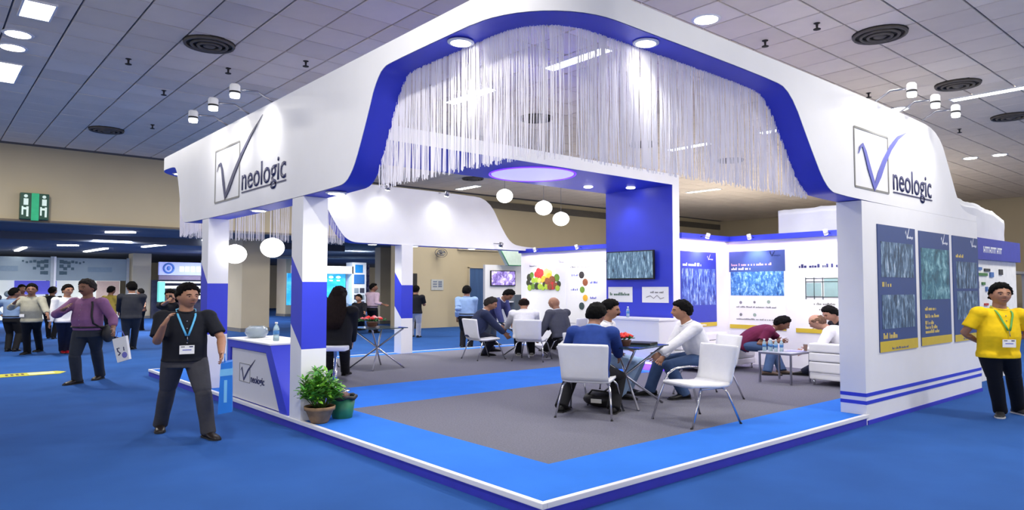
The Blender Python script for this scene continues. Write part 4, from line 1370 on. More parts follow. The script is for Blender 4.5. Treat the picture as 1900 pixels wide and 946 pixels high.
b_ = NB(); lathe(b_, [(0.11, 0), (0.115, 0.005), (0.15, 0.235), (0.142, 0.235), (0.108, 0.02)], n=24); mobj('bucket', b_, mat('bin_green', (40, 120, 84), 0.45), bn)
b_ = NB()
tube(b_, [((0.155 + 0.006 * sin(k * 2.3)) * cos(a), (0.155 + 0.006 * sin(k * 1.7)) * sin(a), 0.235 + 0.01 * sin(k * 1.3)) for k, a in enumerate([q * pi / 14 for q in range(29)])], 0.020, 8)
lathe(b_, [(0.10, 0.10), (0.15, 0.23)], n=20)
mobj('black_liner', b_, BLACK, bn)
b_ = NB(); ell(b_, (0.02, 0.02, 0.25), 0.08, 0.07, 0.04); mobj('crumpled_rubbish', b_, mat('rubbish_brown', (110, 86, 80), 0.9, var=0.3, scale=30), bn)
bg = empty('black_bag', (3.28, 2.42, PZ), 0.4, 'black shoulder bag lying on the floor under the front glass table', 'bag')
b_ = NB(); ell(b_, (0, 0, 0.1), 0.17, 0.24, 0.10, 16, 10); mobj('bag_body', b_, mat('bag_black_nylon', (26, 24, 28), 0.6, bump=0.3, bscale=20), bg)
b_ = NB(); tube(b_, [(-0.05, -0.2, 0.1), (-0.12, -0.1, 0.21), (-0.12, 0.08, 0.22), (-0.05, 0.2, 0.1)], 0.012, 6); mobj('strap', b_, BLACK, bg)
b_ = NB(); box(b_, -0.175, -0.165, -0.06, 0.08, 0.07, 0.12, 0.003); mobj('bag_print', b_, PAPER, bg)

# yellow floor strip in the aisle
e = empty('floor_banner', (-1.9, 12.3, 0.0), 0, 'yellow printed floor strip on the blue aisle carpet', 'floor strip')
b_ = NB(); prism(b_, [(-1.0, -0.35), (0.72, -0.30), (0.86, 0.0), (0.74, 0.22), (-1.0, 0.25)], 2, 0.001, 0.006); mobj('strip_sheet', b_, mat('floor_sticker_yellow', (196, 192, 50), 0.5, var=0.1), e)
b_ = NB(); prism(b_, [(0.25, -0.24), (0.66, -0.2), (0.66, 0.14), (0.25, 0.16)], 2, 0.006, 0.008); mobj('pale_print', b_, mat('sticker_pale', (226, 224, 170), 0.5), e)
b_ = NB()
for k in range(4):
    prism(b_, [(-0.1 + 0.08 * k, -0.16), (-0.06 + 0.08 * k, -0.16), (-0.05 + 0.08 * k, 0.1), (-0.09 + 0.08 * k, 0.1)], 2, 0.006, 0.008)
mobj('dark_print', b_, mat('sticker_brown', (110, 84, 50), 0.5), e)
PEOPLE = [
    {'id': 'man_dark_shirt', 'label': 'person walking in black rolled-sleeve shirt and grey trousers with blue lanyard, one hand raised', 'z0': 0, 'h': 1.66, 'head': -1.747, 'pel': (-1.081, 4.499, 0.902), 'handR': (-1.373, 4.201, 1.225), 'poleR': (-1.408, 4.448, 0.925), 'handL': (-0.848, 4.034, 0.92), 'poleL': (-0.634, 4.433, 1.089), 'footL': (-0.881, 4.31, 0.0), 'footR': (-1.159, 5.076, 0.0), 'fyL': -1.422, 'fyR': -1.86, 'look': -1.382, 'lp': 0.02, 'top': 'black_shirt', 'sleeve': 0.65, 'bot': 'charcoal_trousers', 'hem': -0.06, 'hdirR': (0.35, -0.2, 0.9), 'curlR': 0.6, 'shoe': 'dark_brown_shoe', 'hair': 'short', 'hairc': 'black', 'skin': 'mid', 'lan': 'lanyard_blue', 'badge': 1, 'det': 2, 'fat': 0.02, 'tuck': 0},
    {'id': 'man_purple', 'label': 'person in purple shirt and dark trousers carrying a white bag and shoulder strap, gesturing', 'z0': 0, 'h': 1.76, 'head': -2.328, 'pel': (-1.1, 9.856, 0.912), 'handR': (-1.47, 9.622, 1.281), 'poleR': (-1.618, 10.025, 1.099), 'handL': (-0.825, 9.355, 0.941), 'poleL': (-0.616, 9.825, 1.096), 'footL': (-0.768, 10.627, 0.0), 'footR': (-1.191, 10.161, 0.0), 'fyL': -2.179, 'fyR': -2.6, 'look': -2.476, 'lp': 0, 'top': 'purple_shirt', 'sleeve': 0.85, 'bot': 'dark_slate_trousers', 'shoe': 'dark_brown_shoe', 'hair': 'short', 'hairc': 'greyblack', 'skin': 'dark', 'det': 2, 'fat': 0.035, 'tuck': 1, 'strap': 1, 'moust': 1},
    {'id': 'man_khaki', 'label': 'person in pale khaki shirt and black trousers walking near the yellow floor strip', 'z0': 0, 'h': 1.72, 'head': -2.278, 'pel': (-1.162, 16.512, 0.794), 'handR': (-1.514, 16.255, 1.288), 'poleR': (-1.587, 16.862, 1.024), 'handL': (-0.914, 15.764, 0.913), 'poleL': (-0.783, 16.429, 1.147), 'footL': (-0.834, 17.788, 0.0), 'footR': (-1.163, 17.112, 0.0), 'look': -1.815, 'top': 'khaki_shirt', 'sleeve': 0.9, 'bot': 'black_trousers', 'shoe': 'black_shoe', 'hair': 'short', 'hairc': 'black', 'skin': 'dark', 'det': 1, 'fat': 0.03, 'tuck': 0, 'badge': 2},
    {'id': 'man_white_sleeves', 'label': 'person in white long-sleeved shirt, dark jeans and red shoes, partly behind the purple shirt', 'z0': 0, 'h': 1.7, 'head': -1.493, 'pel': (-0.522, 16.097, 0.763), 'handR': (-0.861, 15.991, 0.778), 'poleR': (-0.768, 16.548, 1.144), 'handL': (-0.413, 15.871, 0.768), 'poleL': (-0.205, 16.197, 1.141), 'footL': (-0.378, 16.813, 0.0), 'footR': (-0.469, 16.891, 0.0), 'look': -1.266, 'top': 'white_shirt', 'sleeve': 1, 'bot': 'dark_jeans', 'shoe': 'red_shoe', 'hair': 'short', 'hairc': 'black', 'skin': 'mid', 'det': 1, 'tuck': 0},
    {'id': 'man_dark_suit_back', 'label': 'person in dark suit seen from behind, between the purple shirt and the beige column', 'z0': 0, 'h': 1.78, 'head': 1.155, 'pel': (0.924, 16.311, 0.708), 'handR': (1.139, 16.637, 0.969), 'poleR': (1.068, 15.914, 0.854), 'handL': (0.765, 16.956, 0.997), 'poleL': (0.628, 16.556, 0.845), 'footL': (0.89, 16.717, 0.0), 'footR': (1.115, 16.946, 0.0), 'look': 1.725, 'top': 'charcoal_suit', 'sleeve': 1, 'bot': 'dark_slate_trousers', 'shoe': 'black_shoe', 'hair': 'short', 'hairc': 'black', 'skin': 'mid', 'det': 1, 'tuck': 0, 'fat': 0.03},
    {'id': 'woman_beyond_suit', 'label': 'person in brown top with bare arms beyond the dark suit, by the beige column', 'z0': 0, 'h': 1.6, 'head': 2.534, 'pel': (3.161, 25.203, 0.798), 'handR': (2.918, 24.867, 1.048), 'poleR': (3.098, 25.253, 0.859), 'handL': (3.196, 24.897, 0.984), 'poleL': (3.355, 25.029, 0.899), 'footL': (3.361, 26.348, 0.0), 'footR': (3.354, 25.898, 0.0), 'look': 2.434, 'top': 'brown_top', 'sleeve': 0.4, 'bot': 'black_trousers', 'shoe': 'black_shoe', 'hair': 'short', 'hairc': 'black', 'skin': 'mid', 'det': 0, 'tuck': 0},
    {'id': 'man_yellow_far', 'label': 'person in mustard yellow shirt far behind the purple shirt shoulder', 'z0': 0, 'h': 1.68, 'head': 0.542, 'pel': (1.401, 21.428, 0.922), 'handR': (1.657, 21.596, 1.05), 'poleR': (1.646, 21.218, 0.922), 'handL': (1.233, 21.572, 0.922), 'poleL': (1.205, 21.591, 1.007), 'footL': (1.433, 21.883, 0.0), 'footR': (1.564, 21.771, 0.0), 'look': 0.645, 'top': 'mustard_shirt', 'sleeve': 0.6, 'bot': 'black_trousers', 'shoe': 'black_shoe', 'hair': 'short', 'hairc': 'black', 'skin': 'dark', 'det': 0, 'tuck': 0},
    {'id': 'man_black_far', 'label': 'person in black shirt beyond the khaki shirt, before the violet panel', 'z0': 0, 'h': 1.66, 'head': 1.185, 'pel': (0.008, 22.62, 0.973), 'handR': (0.141, 22.514, 0.837), 'poleR': (0.2, 22.453, 1.007), 'handL': (-0.155, 22.769, 0.837), 'poleL': (-0.186, 22.784, 1.007), 'footL': (0.022, 23.095, 0.0), 'footR': (0.103, 22.712, 0.0), 'look': 0.645, 'top': 'black_shirt', 'sleeve': 1, 'bot': 'black_trousers', 'shoe': 'black_shoe', 'hair': 'short', 'hairc': 'black', 'skin': 'dark', 'det': 0, 'tuck': 0},
    {'id': 'man_lilac_left', 'label': 'person in pale blue shirt at the edge of the crowd beside the khaki shirt', 'z0': 0, 'h': 1.62, 'head': 1.061, 'pel': (-1.382, 18.284, 0.777), 'handR': (-1.2, 17.859, 0.854), 'poleR': (-1.159, 18.08, 0.983), 'handL': (-1.584, 18.449, 0.914), 'poleL': (-1.599, 18.453, 1.051), 'footL': (-1.447, 18.314, 0.0), 'footR': (-1.301, 18.19, 0.0), 'look': 0.243, 'top': 'lightblue_shirt', 'sleeve': 1, 'bot': 'black_trousers', 'shoe': 'black_shoe', 'hair': 'short', 'hairc': 'black', 'skin': 'dark', 'det': 0, 'tuck': 1},
    {'id': 'man_brown_left', 'label': 'person in dusky pink shirt deepest in the crowd behind the khaki shirt', 'z0': 0, 'h': 1.72, 'head': -1.493, 'pel': (-0.841, 22.036, 0.872), 'handR': (-0.945, 22.114, 1.034), 'poleR': (-0.991, 22.159, 0.953), 'handL': (-0.78, 21.719, 0.879), 'poleL': (-0.721, 21.927, 0.953), 'footL': (-0.867, 22.072, 0.0), 'footR': (-0.744, 21.967, 0.0), 'look': -1.382, 'top': 'pink_shirt', 'sleeve': 1, 'bot': 'black_trousers', 'shoe': 'black_shoe', 'hair': 'short', 'hairc': 'black', 'skin': 'dark', 'det': 0, 'tuck': 0},
    {'id': 'man_phone', 'label': 'person in dark top holding a phone up, behind the head of the walking man', 'z0': 0, 'h': 1.6, 'head': -2.179, 'pel': (0.774, 12.081, 0.807), 'handR': (0.567, 11.565, 1.352), 'poleR': (0.448, 11.949, 1.053), 'handL': (0.697, 11.451, 1.373), 'poleL': (0.947, 11.52, 1.053), 'footL': (0.75, 11.654, 0.0), 'footR': (0.643, 11.746, 0.0), 'look': -2.179, 'lp': 0.2, 'top': 'black_shirt', 'sleeve': 0.5, 'bot': 'black_trousers', 'shoe': 'black_shoe', 'hair': 'short', 'hairc': 'black', 'skin': 'mid', 'det': 1, 'tuck': 0},
    {'id': 'man_pink_shirt', 'label': 'person in pale pink shirt and black trousers standing beside the blue stand tower', 'z0': 0, 'h': 1.78, 'head': 0.189, 'pel': (8.976, 18.362, 0.88), 'handR': (9.083, 17.733, 1.04), 'poleR': (8.988, 17.823, 0.91), 'handL': (9.266, 18.498, 1.063), 'poleL': (9.277, 18.899, 0.823), 'footL': (9.332, 19.058, 0.0), 'footR': (9.311, 18.673, 0.0), 'look': -0.708, 'top': 'palepink_shirt', 'sleeve': 0.9, 'bot': 'black_trousers', 'shoe': 'black_shoe', 'hair': 'short', 'hairc': 'black', 'skin': 'dark', 'det': 0, 'tuck': 1},
    {'id': 'man_white_trousers', 'label': 'person in black shirt and white trousers seen from behind near the dark doorway', 'z0': 0, 'h': 1.7, 'head': 0.666, 'pel': (8.983, 15.59, 0.82), 'handR': (9.38, 15.758, 1.123), 'poleR': (9.242, 15.359, 0.958), 'handL': (9.087, 16.014, 1.053), 'poleL': (8.741, 15.789, 0.958), 'footL': (9.223, 16.183, 0.0), 'footR': (9.259, 15.817, 0.0), 'look': 0.542, 'top': 'black_shirt', 'sleeve': 0.6, 'bot': 'white_trousers', 'shoe': 'black_shoe', 'hair': 'short', 'hairc': 'black', 'skin': 'mid', 'det': 1, 'tuck': 0},
    {'id': 'man_light_blue', 'label': 'person in light blue shirt seen from behind near the blue door', 'z0': 0, 'h': 1.68, 'head': 0.666, 'pel': (7.883, 11.383, 0.926), 'handR': (8.173, 11.406, 0.803), 'poleR': (7.82, 10.902, 1.039), 'handL': (7.701, 11.544, 0.84), 'poleL': (7.458, 11.213, 1.039), 'footL': (7.897, 11.564, 0.0), 'footR': (8.051, 11.433, 0.0), 'look': 0.666, 'top': 'lightblue_shirt', 'sleeve': 1, 'bot': 'black_trousers', 'shoe': 'black_shoe', 'hair': 'short', 'hairc': 'black', 'skin': 'dark', 'det': 1, 'tuck': 1},
    {'id': 'seated_far0', 'label': 'seated person in white shirt at the cyan stand, nearest the post', 'z0': 0, 'h': 1.7, 'head': -2.06, 'pel': (8.346, 20.771, 0.538), 'sit': 1, 'handR': (7.763, 19.946, 0.637), 'poleR': (7.869, 20.389, 0.523), 'handL': (8.027, 19.72, 0.637), 'poleL': (8.286, 20.032, 0.523), 'footL': (8.872, 21.621, 0.0), 'footR': (8.714, 21.756, 0.0), 'look': -2.697, 'lean': 0.1, 'top': 'white_shirt', 'sleeve': 1, 'bot': 'black_trousers', 'shoe': 'black_shoe', 'hair': 'short', 'hairc': 'black', 'skin': 'mid', 'det': 0, 'tuck': 0},
    {'id': 'seated_far1', 'label': 'seated person in pale shirt in the middle at the cyan stand', 'z0': 0, 'h': 1.7, 'head': -2.06, 'pel': (8.4, 19.668, 0.571), 'sit': 1, 'handR': (7.805, 18.853, 0.667), 'poleR': (7.92, 19.289, 0.557), 'handL': (8.06, 18.634, 0.667), 'poleL': (8.323, 18.943, 0.557), 'footL': (9.314, 21.241, 0.0), 'footR': (9.156, 21.377, 0.0), 'look': -2.697, 'lean': 0.1, 'top': 'lightblue_shirt', 'sleeve': 1, 'bot': 'black_trousers', 'shoe': 'black_shoe', 'hair': 'short', 'hairc': 'black', 'skin': 'mid', 'det': 0, 'tuck': 0},
    {'id': 'seated_far2', 'label': 'seated person in black suit jacket at the cyan stand beside the tower', 'z0': 0, 'h': 1.7, 'head': -2.785, 'pel': (8.57, 18.464, 0.603), 'sit': 1, 'handR': (7.957, 17.665, 0.698), 'poleR': (8.083, 18.091, 0.591), 'handL': (8.204, 17.453, 0.698), 'poleL': (8.474, 17.756, 0.591), 'footL': (9.914, 20.727, 0.0), 'footR': (9.756, 20.862, 0.0), 'look': -2.697, 'lean': 0.1, 'top': 'black_shirt', 'sleeve': 1, 'bot': 'black_trousers', 'shoe': 'black_shoe', 'hair': 'short', 'hairc': 'black', 'skin': 'mid', 'det': 0, 'tuck': 0},
    {'id': 'woman_black', 'label': 'woman with long dark hair in black clothes sitting on the low white stool, back turned', 'name': 'person', 'z0': 0.115, 'h': 1.66, 'head': 0.744, 'pel': (1.42, 5.95, 0.855), 'sit': 1, 'lean': 0.12, 'handR': (1.752, 6.104, 0.701), 'poleR': (1.636, 5.671, 0.775), 'handL': (1.46, 6.484, 0.734), 'poleL': (1.158, 6.081, 0.775), 'footL': (2.011, 7.34, 0.115), 'footR': (2.338, 7.442, 0.115), 'look': 0.764, 'top': 'black_jacket', 'sleeve': 1, 'bot': 'black_trousers', 'shoe': 'black_shoe', 'hair': 'long', 'hairc': 'darkbrown', 'skin': 'mid', 'det': 1, 'tuck': 0, 'fat': 0.03, 'hem': -0.16},
    {'id': 'man_blue_sweater', 'label': 'person in blue sweater and black trousers sitting with back to the open booth corner', 'z0': 0.115, 'h': 1.72, 'head': 0.51, 'pel': (2.8, 2.17, 0.66), 'sit': 1, 'lean': 0.42, 'handR': (3.614, 2.398, 0.677), 'poleR': (3.647, 1.699, 0.847), 'handL': (3.196, 2.621, 0.743), 'poleL': (2.621, 2.712, 0.838), 'footL': (2.66, 2.5, 0.115), 'footR': (3.05, 2.02, 0.115), 'look': 0.35, 'lp': 0.3, 'top': 'blue_sweater', 'sleeve': 1, 'bot': 'black_trousers', 'shoe': 'black_shoe', 'hair': 'short', 'hairc': 'black', 'skin': 'mid', 'det': 2, 'tuck': 0, 'fat': 0.04, 'collar': 'collar_lightblue'},
    {'id': 'man_moustache', 'label': 'person with moustache in white shirt facing across the front glass table', 'z0': 0.115, 'h': 1.7, 'head': -1.098, 'pel': (3.937, 3.046, 0.66), 'sit': 1, 'lean': 0.2, 'handR': (3.683, 2.596, 0.785), 'poleR': (3.375, 2.6, 0.733), 'handL': (4.156, 2.718, 0.786), 'poleL': (4.308, 2.994, 0.608), 'footL': (4.408, 2.935, 0.115), 'footR': (3.934, 2.677, 0.115), 'look': -1.078, 'lp': 0.1, 'top': 'white_shirt', 'sleeve': 1, 'bot': 'pale_jeans', 'shoe': 'black_shoe', 'hair': 'short', 'hairc': 'black', 'skin': 'mid', 'det': 2, 'moust': 1, 'tuck': 0},
    {'id': 'man_jeans', 'label': 'person in white shirt and blue jeans sitting sideways, hands on one knee', 'z0': 0.115, 'h': 1.72, 'head': 2.56, 'pel': (4.922, 2.074, 0.665), 'sit': 1, 'lean': 0.42, 'handR': (4.433, 2.356, 0.655), 'poleR': (5.125, 2.305, 0.417), 'handL': (4.133, 2.214, 0.714), 'poleL': (4.417, 1.856, 0.443), 'footL': (4.587, 2.124, 0.115), 'footR': (4.512, 2.627, 0.115), 'look': 2.484, 'lp': 0.05, 'top': 'white_shirt', 'sleeve': 1, 'bot': 'blue_jeans', 'shoe': 'black_shoe', 'hair': 'short', 'hairc': 'black', 'skin': 'mid', 'det': 2, 'tuck': 0, 'fyL': 2.815, 'fyR': 2.534, 'fat': 0.02},
    {'id': 'man_maroon', 'label': 'person in maroon polo shirt bending forward on the sofa, chin on hands', 'z0': 0.115, 'h': 1.68, 'head': -0.965, 'pel': (8.091, 3.33, 0.615), 'sit': 1, 'lean': 1.3, 'handR': (8.067, 2.667, 0.677), 'poleR': (7.862, 2.729, 0.398), 'handL': (8.407, 2.772, 0.654), 'poleL': (8.73, 2.644, 0.396), 'footL': (8.158, 2.648, 0.115), 'footR': (7.833, 2.728, 0.115), 'look': -1.126, 'lp': 0.5, 'top': 'maroon_polo', 'sleeve': 0.55, 'bot': 'blue_jeans', 'shoe': 'brown_shoe', 'hair': 'short', 'hairc': 'black', 'skin': 'dark', 'det': 2, 'tuck': 0, 'fat': 0.03, 'collar': 'collar_grey'},
    {'id': 'man_balding_white', 'label': 'balding person in white shirt hunched on the sofa with seamed back', 'z0': 0.115, 'h': 1.72, 'head': 1.791, 'pel': (8.212, 1.37, 0.595), 'sit': 1, 'lean': 1.05, 'handR': (8.286, 2.222, 0.564), 'poleR': (8.6, 2.096, 0.398), 'handL': (7.746, 2.026, 0.572), 'poleL': (7.478, 1.736, 0.455), 'footL': (8.273, 2.263, 0.115), 'footR': (8.665, 2.323, 0.115), 'look': 1.814, 'lp': 0.55, 'top': 'white_shirt', 'sleeve': 1, 'bot': 'dark_jeans', 'shoe': 'black_shoe', 'hair': 'fringe', 'hairc': 'greybrown', 'skin': 'light', 'det': 2, 'tuck': 0, 'fat': 0.05},
    {'id': 'man_dark_sofa', 'label': 'person in dark polo leaning in behind the balding man, next to the wall end', 'z0': 0.115, 'h': 1.7, 'head': 2.539, 'pel': (9.42, 1.924, 0.615), 'sit': 1, 'lean': 0.75, 'handR': (9.211, 2.092, 0.501), 'poleR': (9.638, 1.997, 0.386), 'handL': (8.672, 1.896, 0.499), 'poleL': (8.781, 1.675, 0.418), 'footL': (8.719, 1.881, 0.115), 'footR': (9.161, 2.033, 0.115), 'look': 2.599, 'lp': 0.45, 'top': 'black_polo', 'sleeve': 0.5, 'bot': 'dark_jeans', 'shoe': 'black_shoe', 'hair': 'short', 'hairc': 'black', 'skin': 'light', 'det': 1, 'tuck': 0, 'fat': 0.03},
    {'id': 'man_navy_suit', 'label': 'person in dark navy suit seated at the meeting table, leaning forward', 'z0': 0.115, 'h': 1.74, 'head': -0.542, 'pel': (5.805, 8.322, 0.66), 'sit': 1, 'lean': 0.5, 'handR': (6.366, 7.828, 0.532), 'poleR': (5.965, 7.791, 0.306), 'handL': (6.774, 8.401, 0.554), 'poleL': (6.772, 8.681, 0.321), 'footL': (7.078, 9.312, 0.115), 'footR': (6.306, 8.584, 0.115), 'look': -0.818, 'lp': 0.35, 'top': 'navy_suit', 'sleeve': 1, 'bot': 'navy_trousers', 'shoe': 'black_shoe', 'hair': 'short', 'hairc': 'greyblack', 'skin': 'mid', 'det': 1, 'tuck': 0, 'fat': 0.04},
    {'id': 'man_standing_lean', 'label': 'standing person in dark blue jacket bending over the meeting table', 'z0': 0.115, 'h': 1.72, 'head': -1.144, 'pel': (7.102, 9.424, 0.93), 'lean': 0.75, 'handR': (6.982, 8.743, 0.65), 'poleR': (6.8, 8.91, 0.49), 'handL': (7.401, 8.908, 0.703), 'poleL': (7.722, 9.422, 0.748), 'footL': (8.295, 10.75, 0.115), 'footR': (8.026, 10.753, 0.115), 'look': -1.328, 'lp': 0.75, 'top': 'navy_jacket', 'sleeve': 1, 'bot': 'grey_trousers', 'shoe': 'black_shoe', 'hair': 'short', 'hairc': 'black', 'skin': 'mid', 'det': 1, 'tuck': 0},
    {'id': 'man_white_back', 'label': 'person in white shirt seen from behind at the meeting table, printed sleeve cuffs', 'z0': 0.115, 'h': 1.7, 'head': 0.863, 'pel': (6.409, 7.409, 0.66), 'sit': 1, 'lean': 0.3, 'handR': (7.184, 7.781, 0.615), 'poleR': (6.863, 7.267, 0.573), 'handL': (6.598, 8.284, 0.615), 'poleL': (6.057, 7.692, 0.621), 'footL': (6.866, 8.104, 0.115), 'footR': (7.083, 7.918, 0.115), 'look': 0.813, 'lp': 0.4, 'top': 'white_shirt', 'sleeve': 1, 'bot': 'black_trousers', 'shoe': 'grey_sneaker', 'hair': 'fringe', 'hairc': 'darkbrown', 'skin': 'mid', 'det': 1, 'tuck': 0, 'fat': 0.05},
    {'id': 'man_grey_suit', 'label': 'bald person in grey suit seated at the meeting table, back half turned', 'z0': 0.115, 'h': 1.7, 'head': 1.507, 'pel': (7.218, 7.108, 0.66), 'sit': 1, 'lean': 0.3, 'handR': (7.229, 7.742, 0.615), 'poleR': (7.508, 7.777, 0.458), 'handL': (6.845, 7.416, 0.566), 'poleL': (6.593, 6.981, 0.435), 'footL': (8.043, 8.485, 0.115), 'footR': (8.584, 8.79, 0.115), 'look': 1.725, 'lp': 0.3, 'top': 'grey_suit', 'sleeve': 1, 'bot': 'black_trousers', 'shoe': 'black_shoe', 'hair': 'none', 'hairc': 'greyblack', 'skin': 'mid', 'det': 1, 'tuck': 0, 'fat': 0.05},
    {'id': 'man_yellow_polo', 'label': 'person in bright yellow polo with green lanyard standing hands behind back', 'z0': 0, 'h': 1.67, 'head': -2.378, 'pel': (6.545, -0.978, 0.744), 'handR': (6.59, -0.76, 0.95), 'poleR': (5.99, -0.4, 0.75), 'handL': (6.76, -0.94, 0.95), 'poleL': (7.1, -1.55, 0.75), 'footL': (7.427, -0.949, 0.0), 'footR': (7.071, -0.843, 0.0), 'look': -2.536, 'lp': -0.05, 'tilt': -0.06, 'top': 'yellow_polo', 'sleeve': 0.55, 'bot': 'black_trousers', 'shoe': 'dark_sneaker', 'hair': 'short', 'hairc': 'black', 'skin': 'mid', 'lan': 'lanyard_green', 'badge': 1, 'det': 2, 'tuck': 0, 'fat': 0.03, 'fyL': -2.179, 'fyR': -2.922, 'collar': 'yellow_collar'},
]
# ================================================================= PEOPLE
SKIN = {'dark': mat('skin_dark', (128, 88, 68), 0.55, var=0.05, scale=20), 'mid': mat('skin_mid', (164, 118, 92), 0.55, var=0.05, scale=20), 'light': mat('skin_light', (186, 140, 116), 0.55, var=0.05, scale=20)}
HAIRM = {k: mat('hair_' + k, c, 0.85, spec=0.12, var=0.3, scale=60, bump=0.5, bscale=90, stretch=(1, 1, 0.3)) for k, c in dict(black=(13, 12, 12), greyblack=(44, 41, 40), darkbrown=(26, 18, 17), greybrown=(110, 84, 70)).items()}
CLOTHC = dict(black_shirt=(26, 28, 36), charcoal_trousers=(66, 66, 72), dark_brown_shoe=(38, 32, 32), purple_shirt=(134, 92, 132), dark_slate_trousers=(50, 54, 62), khaki_shirt=(158, 156, 142), black_trousers=(24, 24, 28), black_shoe=(22, 22, 24),
              white_shirt=(228, 228, 232), dark_jeans=(34, 38, 58), red_shoe=(190, 34, 50), charcoal_suit=(48, 50, 58), brown_top=(104, 74, 66), mustard_shirt=(170, 150, 70), lightblue_shirt=(132, 158, 196), pink_shirt=(150, 112, 116),
              palepink_shirt=(196, 172, 190), white_trousers=(206, 206, 212), black_jacket=(18, 18, 22), blue_sweater=(36, 62, 132), pale_jeans=(150, 176, 210), blue_jeans=(62, 84, 122), maroon_polo=(98, 28, 62), brown_shoe=(96, 80, 70),
              black_polo=(30, 30, 38), navy_suit=(40, 48, 78), navy_trousers=(28, 32, 50), navy_jacket=(56, 62, 112), grey_trousers=(96, 104, 110), grey_sneaker=(130, 130, 126), grey_suit=(76, 78, 90), yellow_polo=(240, 200, 24), dark_sneaker=(58, 58, 60))


def cloth(n):
    return mat('cloth_' + n, CLOTHC[n], 0.4 if 'shoe' in n or 'sneaker' in n else 0.85, var=0.07, scale=14, bump=0.35 if 'shoe' not in n else 0.05, bscale=9, spec=0.25)


EXTRA = dict(lanyard_blue=(90, 180, 226), lanyard_green=(96, 170, 80), collar_lightblue=(120, 160, 214), collar_grey=(190, 170, 180), yellow_collar=(240, 204, 40))
EYEW = mat('eye_white', (170, 160, 152), 0.3)
EYED = mat('eye_dark', (30, 22, 18), 0.2)
LIPS = mat('lips', (140, 84, 76), 0.5)
PENDING = []


def headpt(d, s=1.0):
    dx, dy, dz = d
    x, y, z = 0.098 * dx, 0.077 * dy, 0.118 * dz
    if dz < 0:
        t = -dz
        y *= 1 - 0.26 * t * t
        x *= (1 - 0.30 * t) if dx < 0 else 1 - 0.05 * t
    if dx > 0:
        x += 0.026 * math.exp(-((dy / 0.15) ** 2 + ((dz + 0.16) / 0.15) ** 2))
        x += 0.005 * math.exp(-((dz - 0.17) / 0.1) ** 2 - (dy / 0.6) ** 2)
        x -= 0.010 * math.exp(-(((abs(dy) - 0.36) / 0.17) ** 2 + ((dz - 0.03) / 0.10) ** 2))
        x += 0.005 * math.exp(-((dy / 0.28) ** 2 + ((dz + 0.50) / 0.08) ** 2))
        x += 0.008 * math.exp(-((dy / 0.35) ** 2 + ((dz + 0.85) / 0.14) ** 2))
    return Vector((x, y, z)) * s


def sph(nu, nv, fn, bm, M):
    rows = []
    for j in range(1, nv):
        ph = pi * j / nv
        rows.append([bm.verts.new(M @ fn((sin(ph) * cos(2 * pi * i / nu), sin(ph) * sin(2 * pi * i / nu), cos(ph)))) for i in range(nu)])
    t, b = bm.verts.new(M @ fn((0, 0, 1))), bm.verts.new(M @ fn((0, 0, -1)))
    fs = []
    for A, B in zip(rows, rows[1:]):
        for k in range(nu):
            fs.append(bm.faces.new([A[k], B[k], B[(k + 1) % nu], A[(k + 1) % nu]]))
    for k in range(nu):
        fs.append(bm.faces.new([t, rows[0][k], rows[0][(k + 1) % nu]]))
        fs.append(bm.faces.new([b, rows[-1][(k + 1) % nu], rows[-1][k]]))
    for f in fs:
        f.smooth = True


def ik(a, t, l1, l2, pole):
    d = t - a
    L = max(1e-4, min(d.length, (l1 + l2) * 0.999))
    dn = d.normalized()
    x = (l1 * l1 - l2 * l2 + L * L) / (2 * L)
    hgt = sqrt(max(0, l1 * l1 - x * x))
    pv = pole - a
    pv = pv - dn * pv.dot(dn)
    if pv.length < 1e-5:
        pv = Vector((0.01, 0, 1)) - dn * dn.z
    pv.normalize()
    return a + dn * x + pv * hgt, a + dn * L


def remeshed(name, bm, m, parent, voxel, smooth=3):
    o = mobj(name, bm, m, parent, True)
    r = o.modifiers.new('r', 'REMESH')
    r.mode = 'VOXEL'
    r.voxel_size = voxel
    r.use_smooth_shade = True
    if smooth:
        s = o.modifiers.new('s', 'SMOOTH')
        s.factor = 0.5
        s.iterations = smooth
    PENDING.append(o)
    return o


KS = 1.27


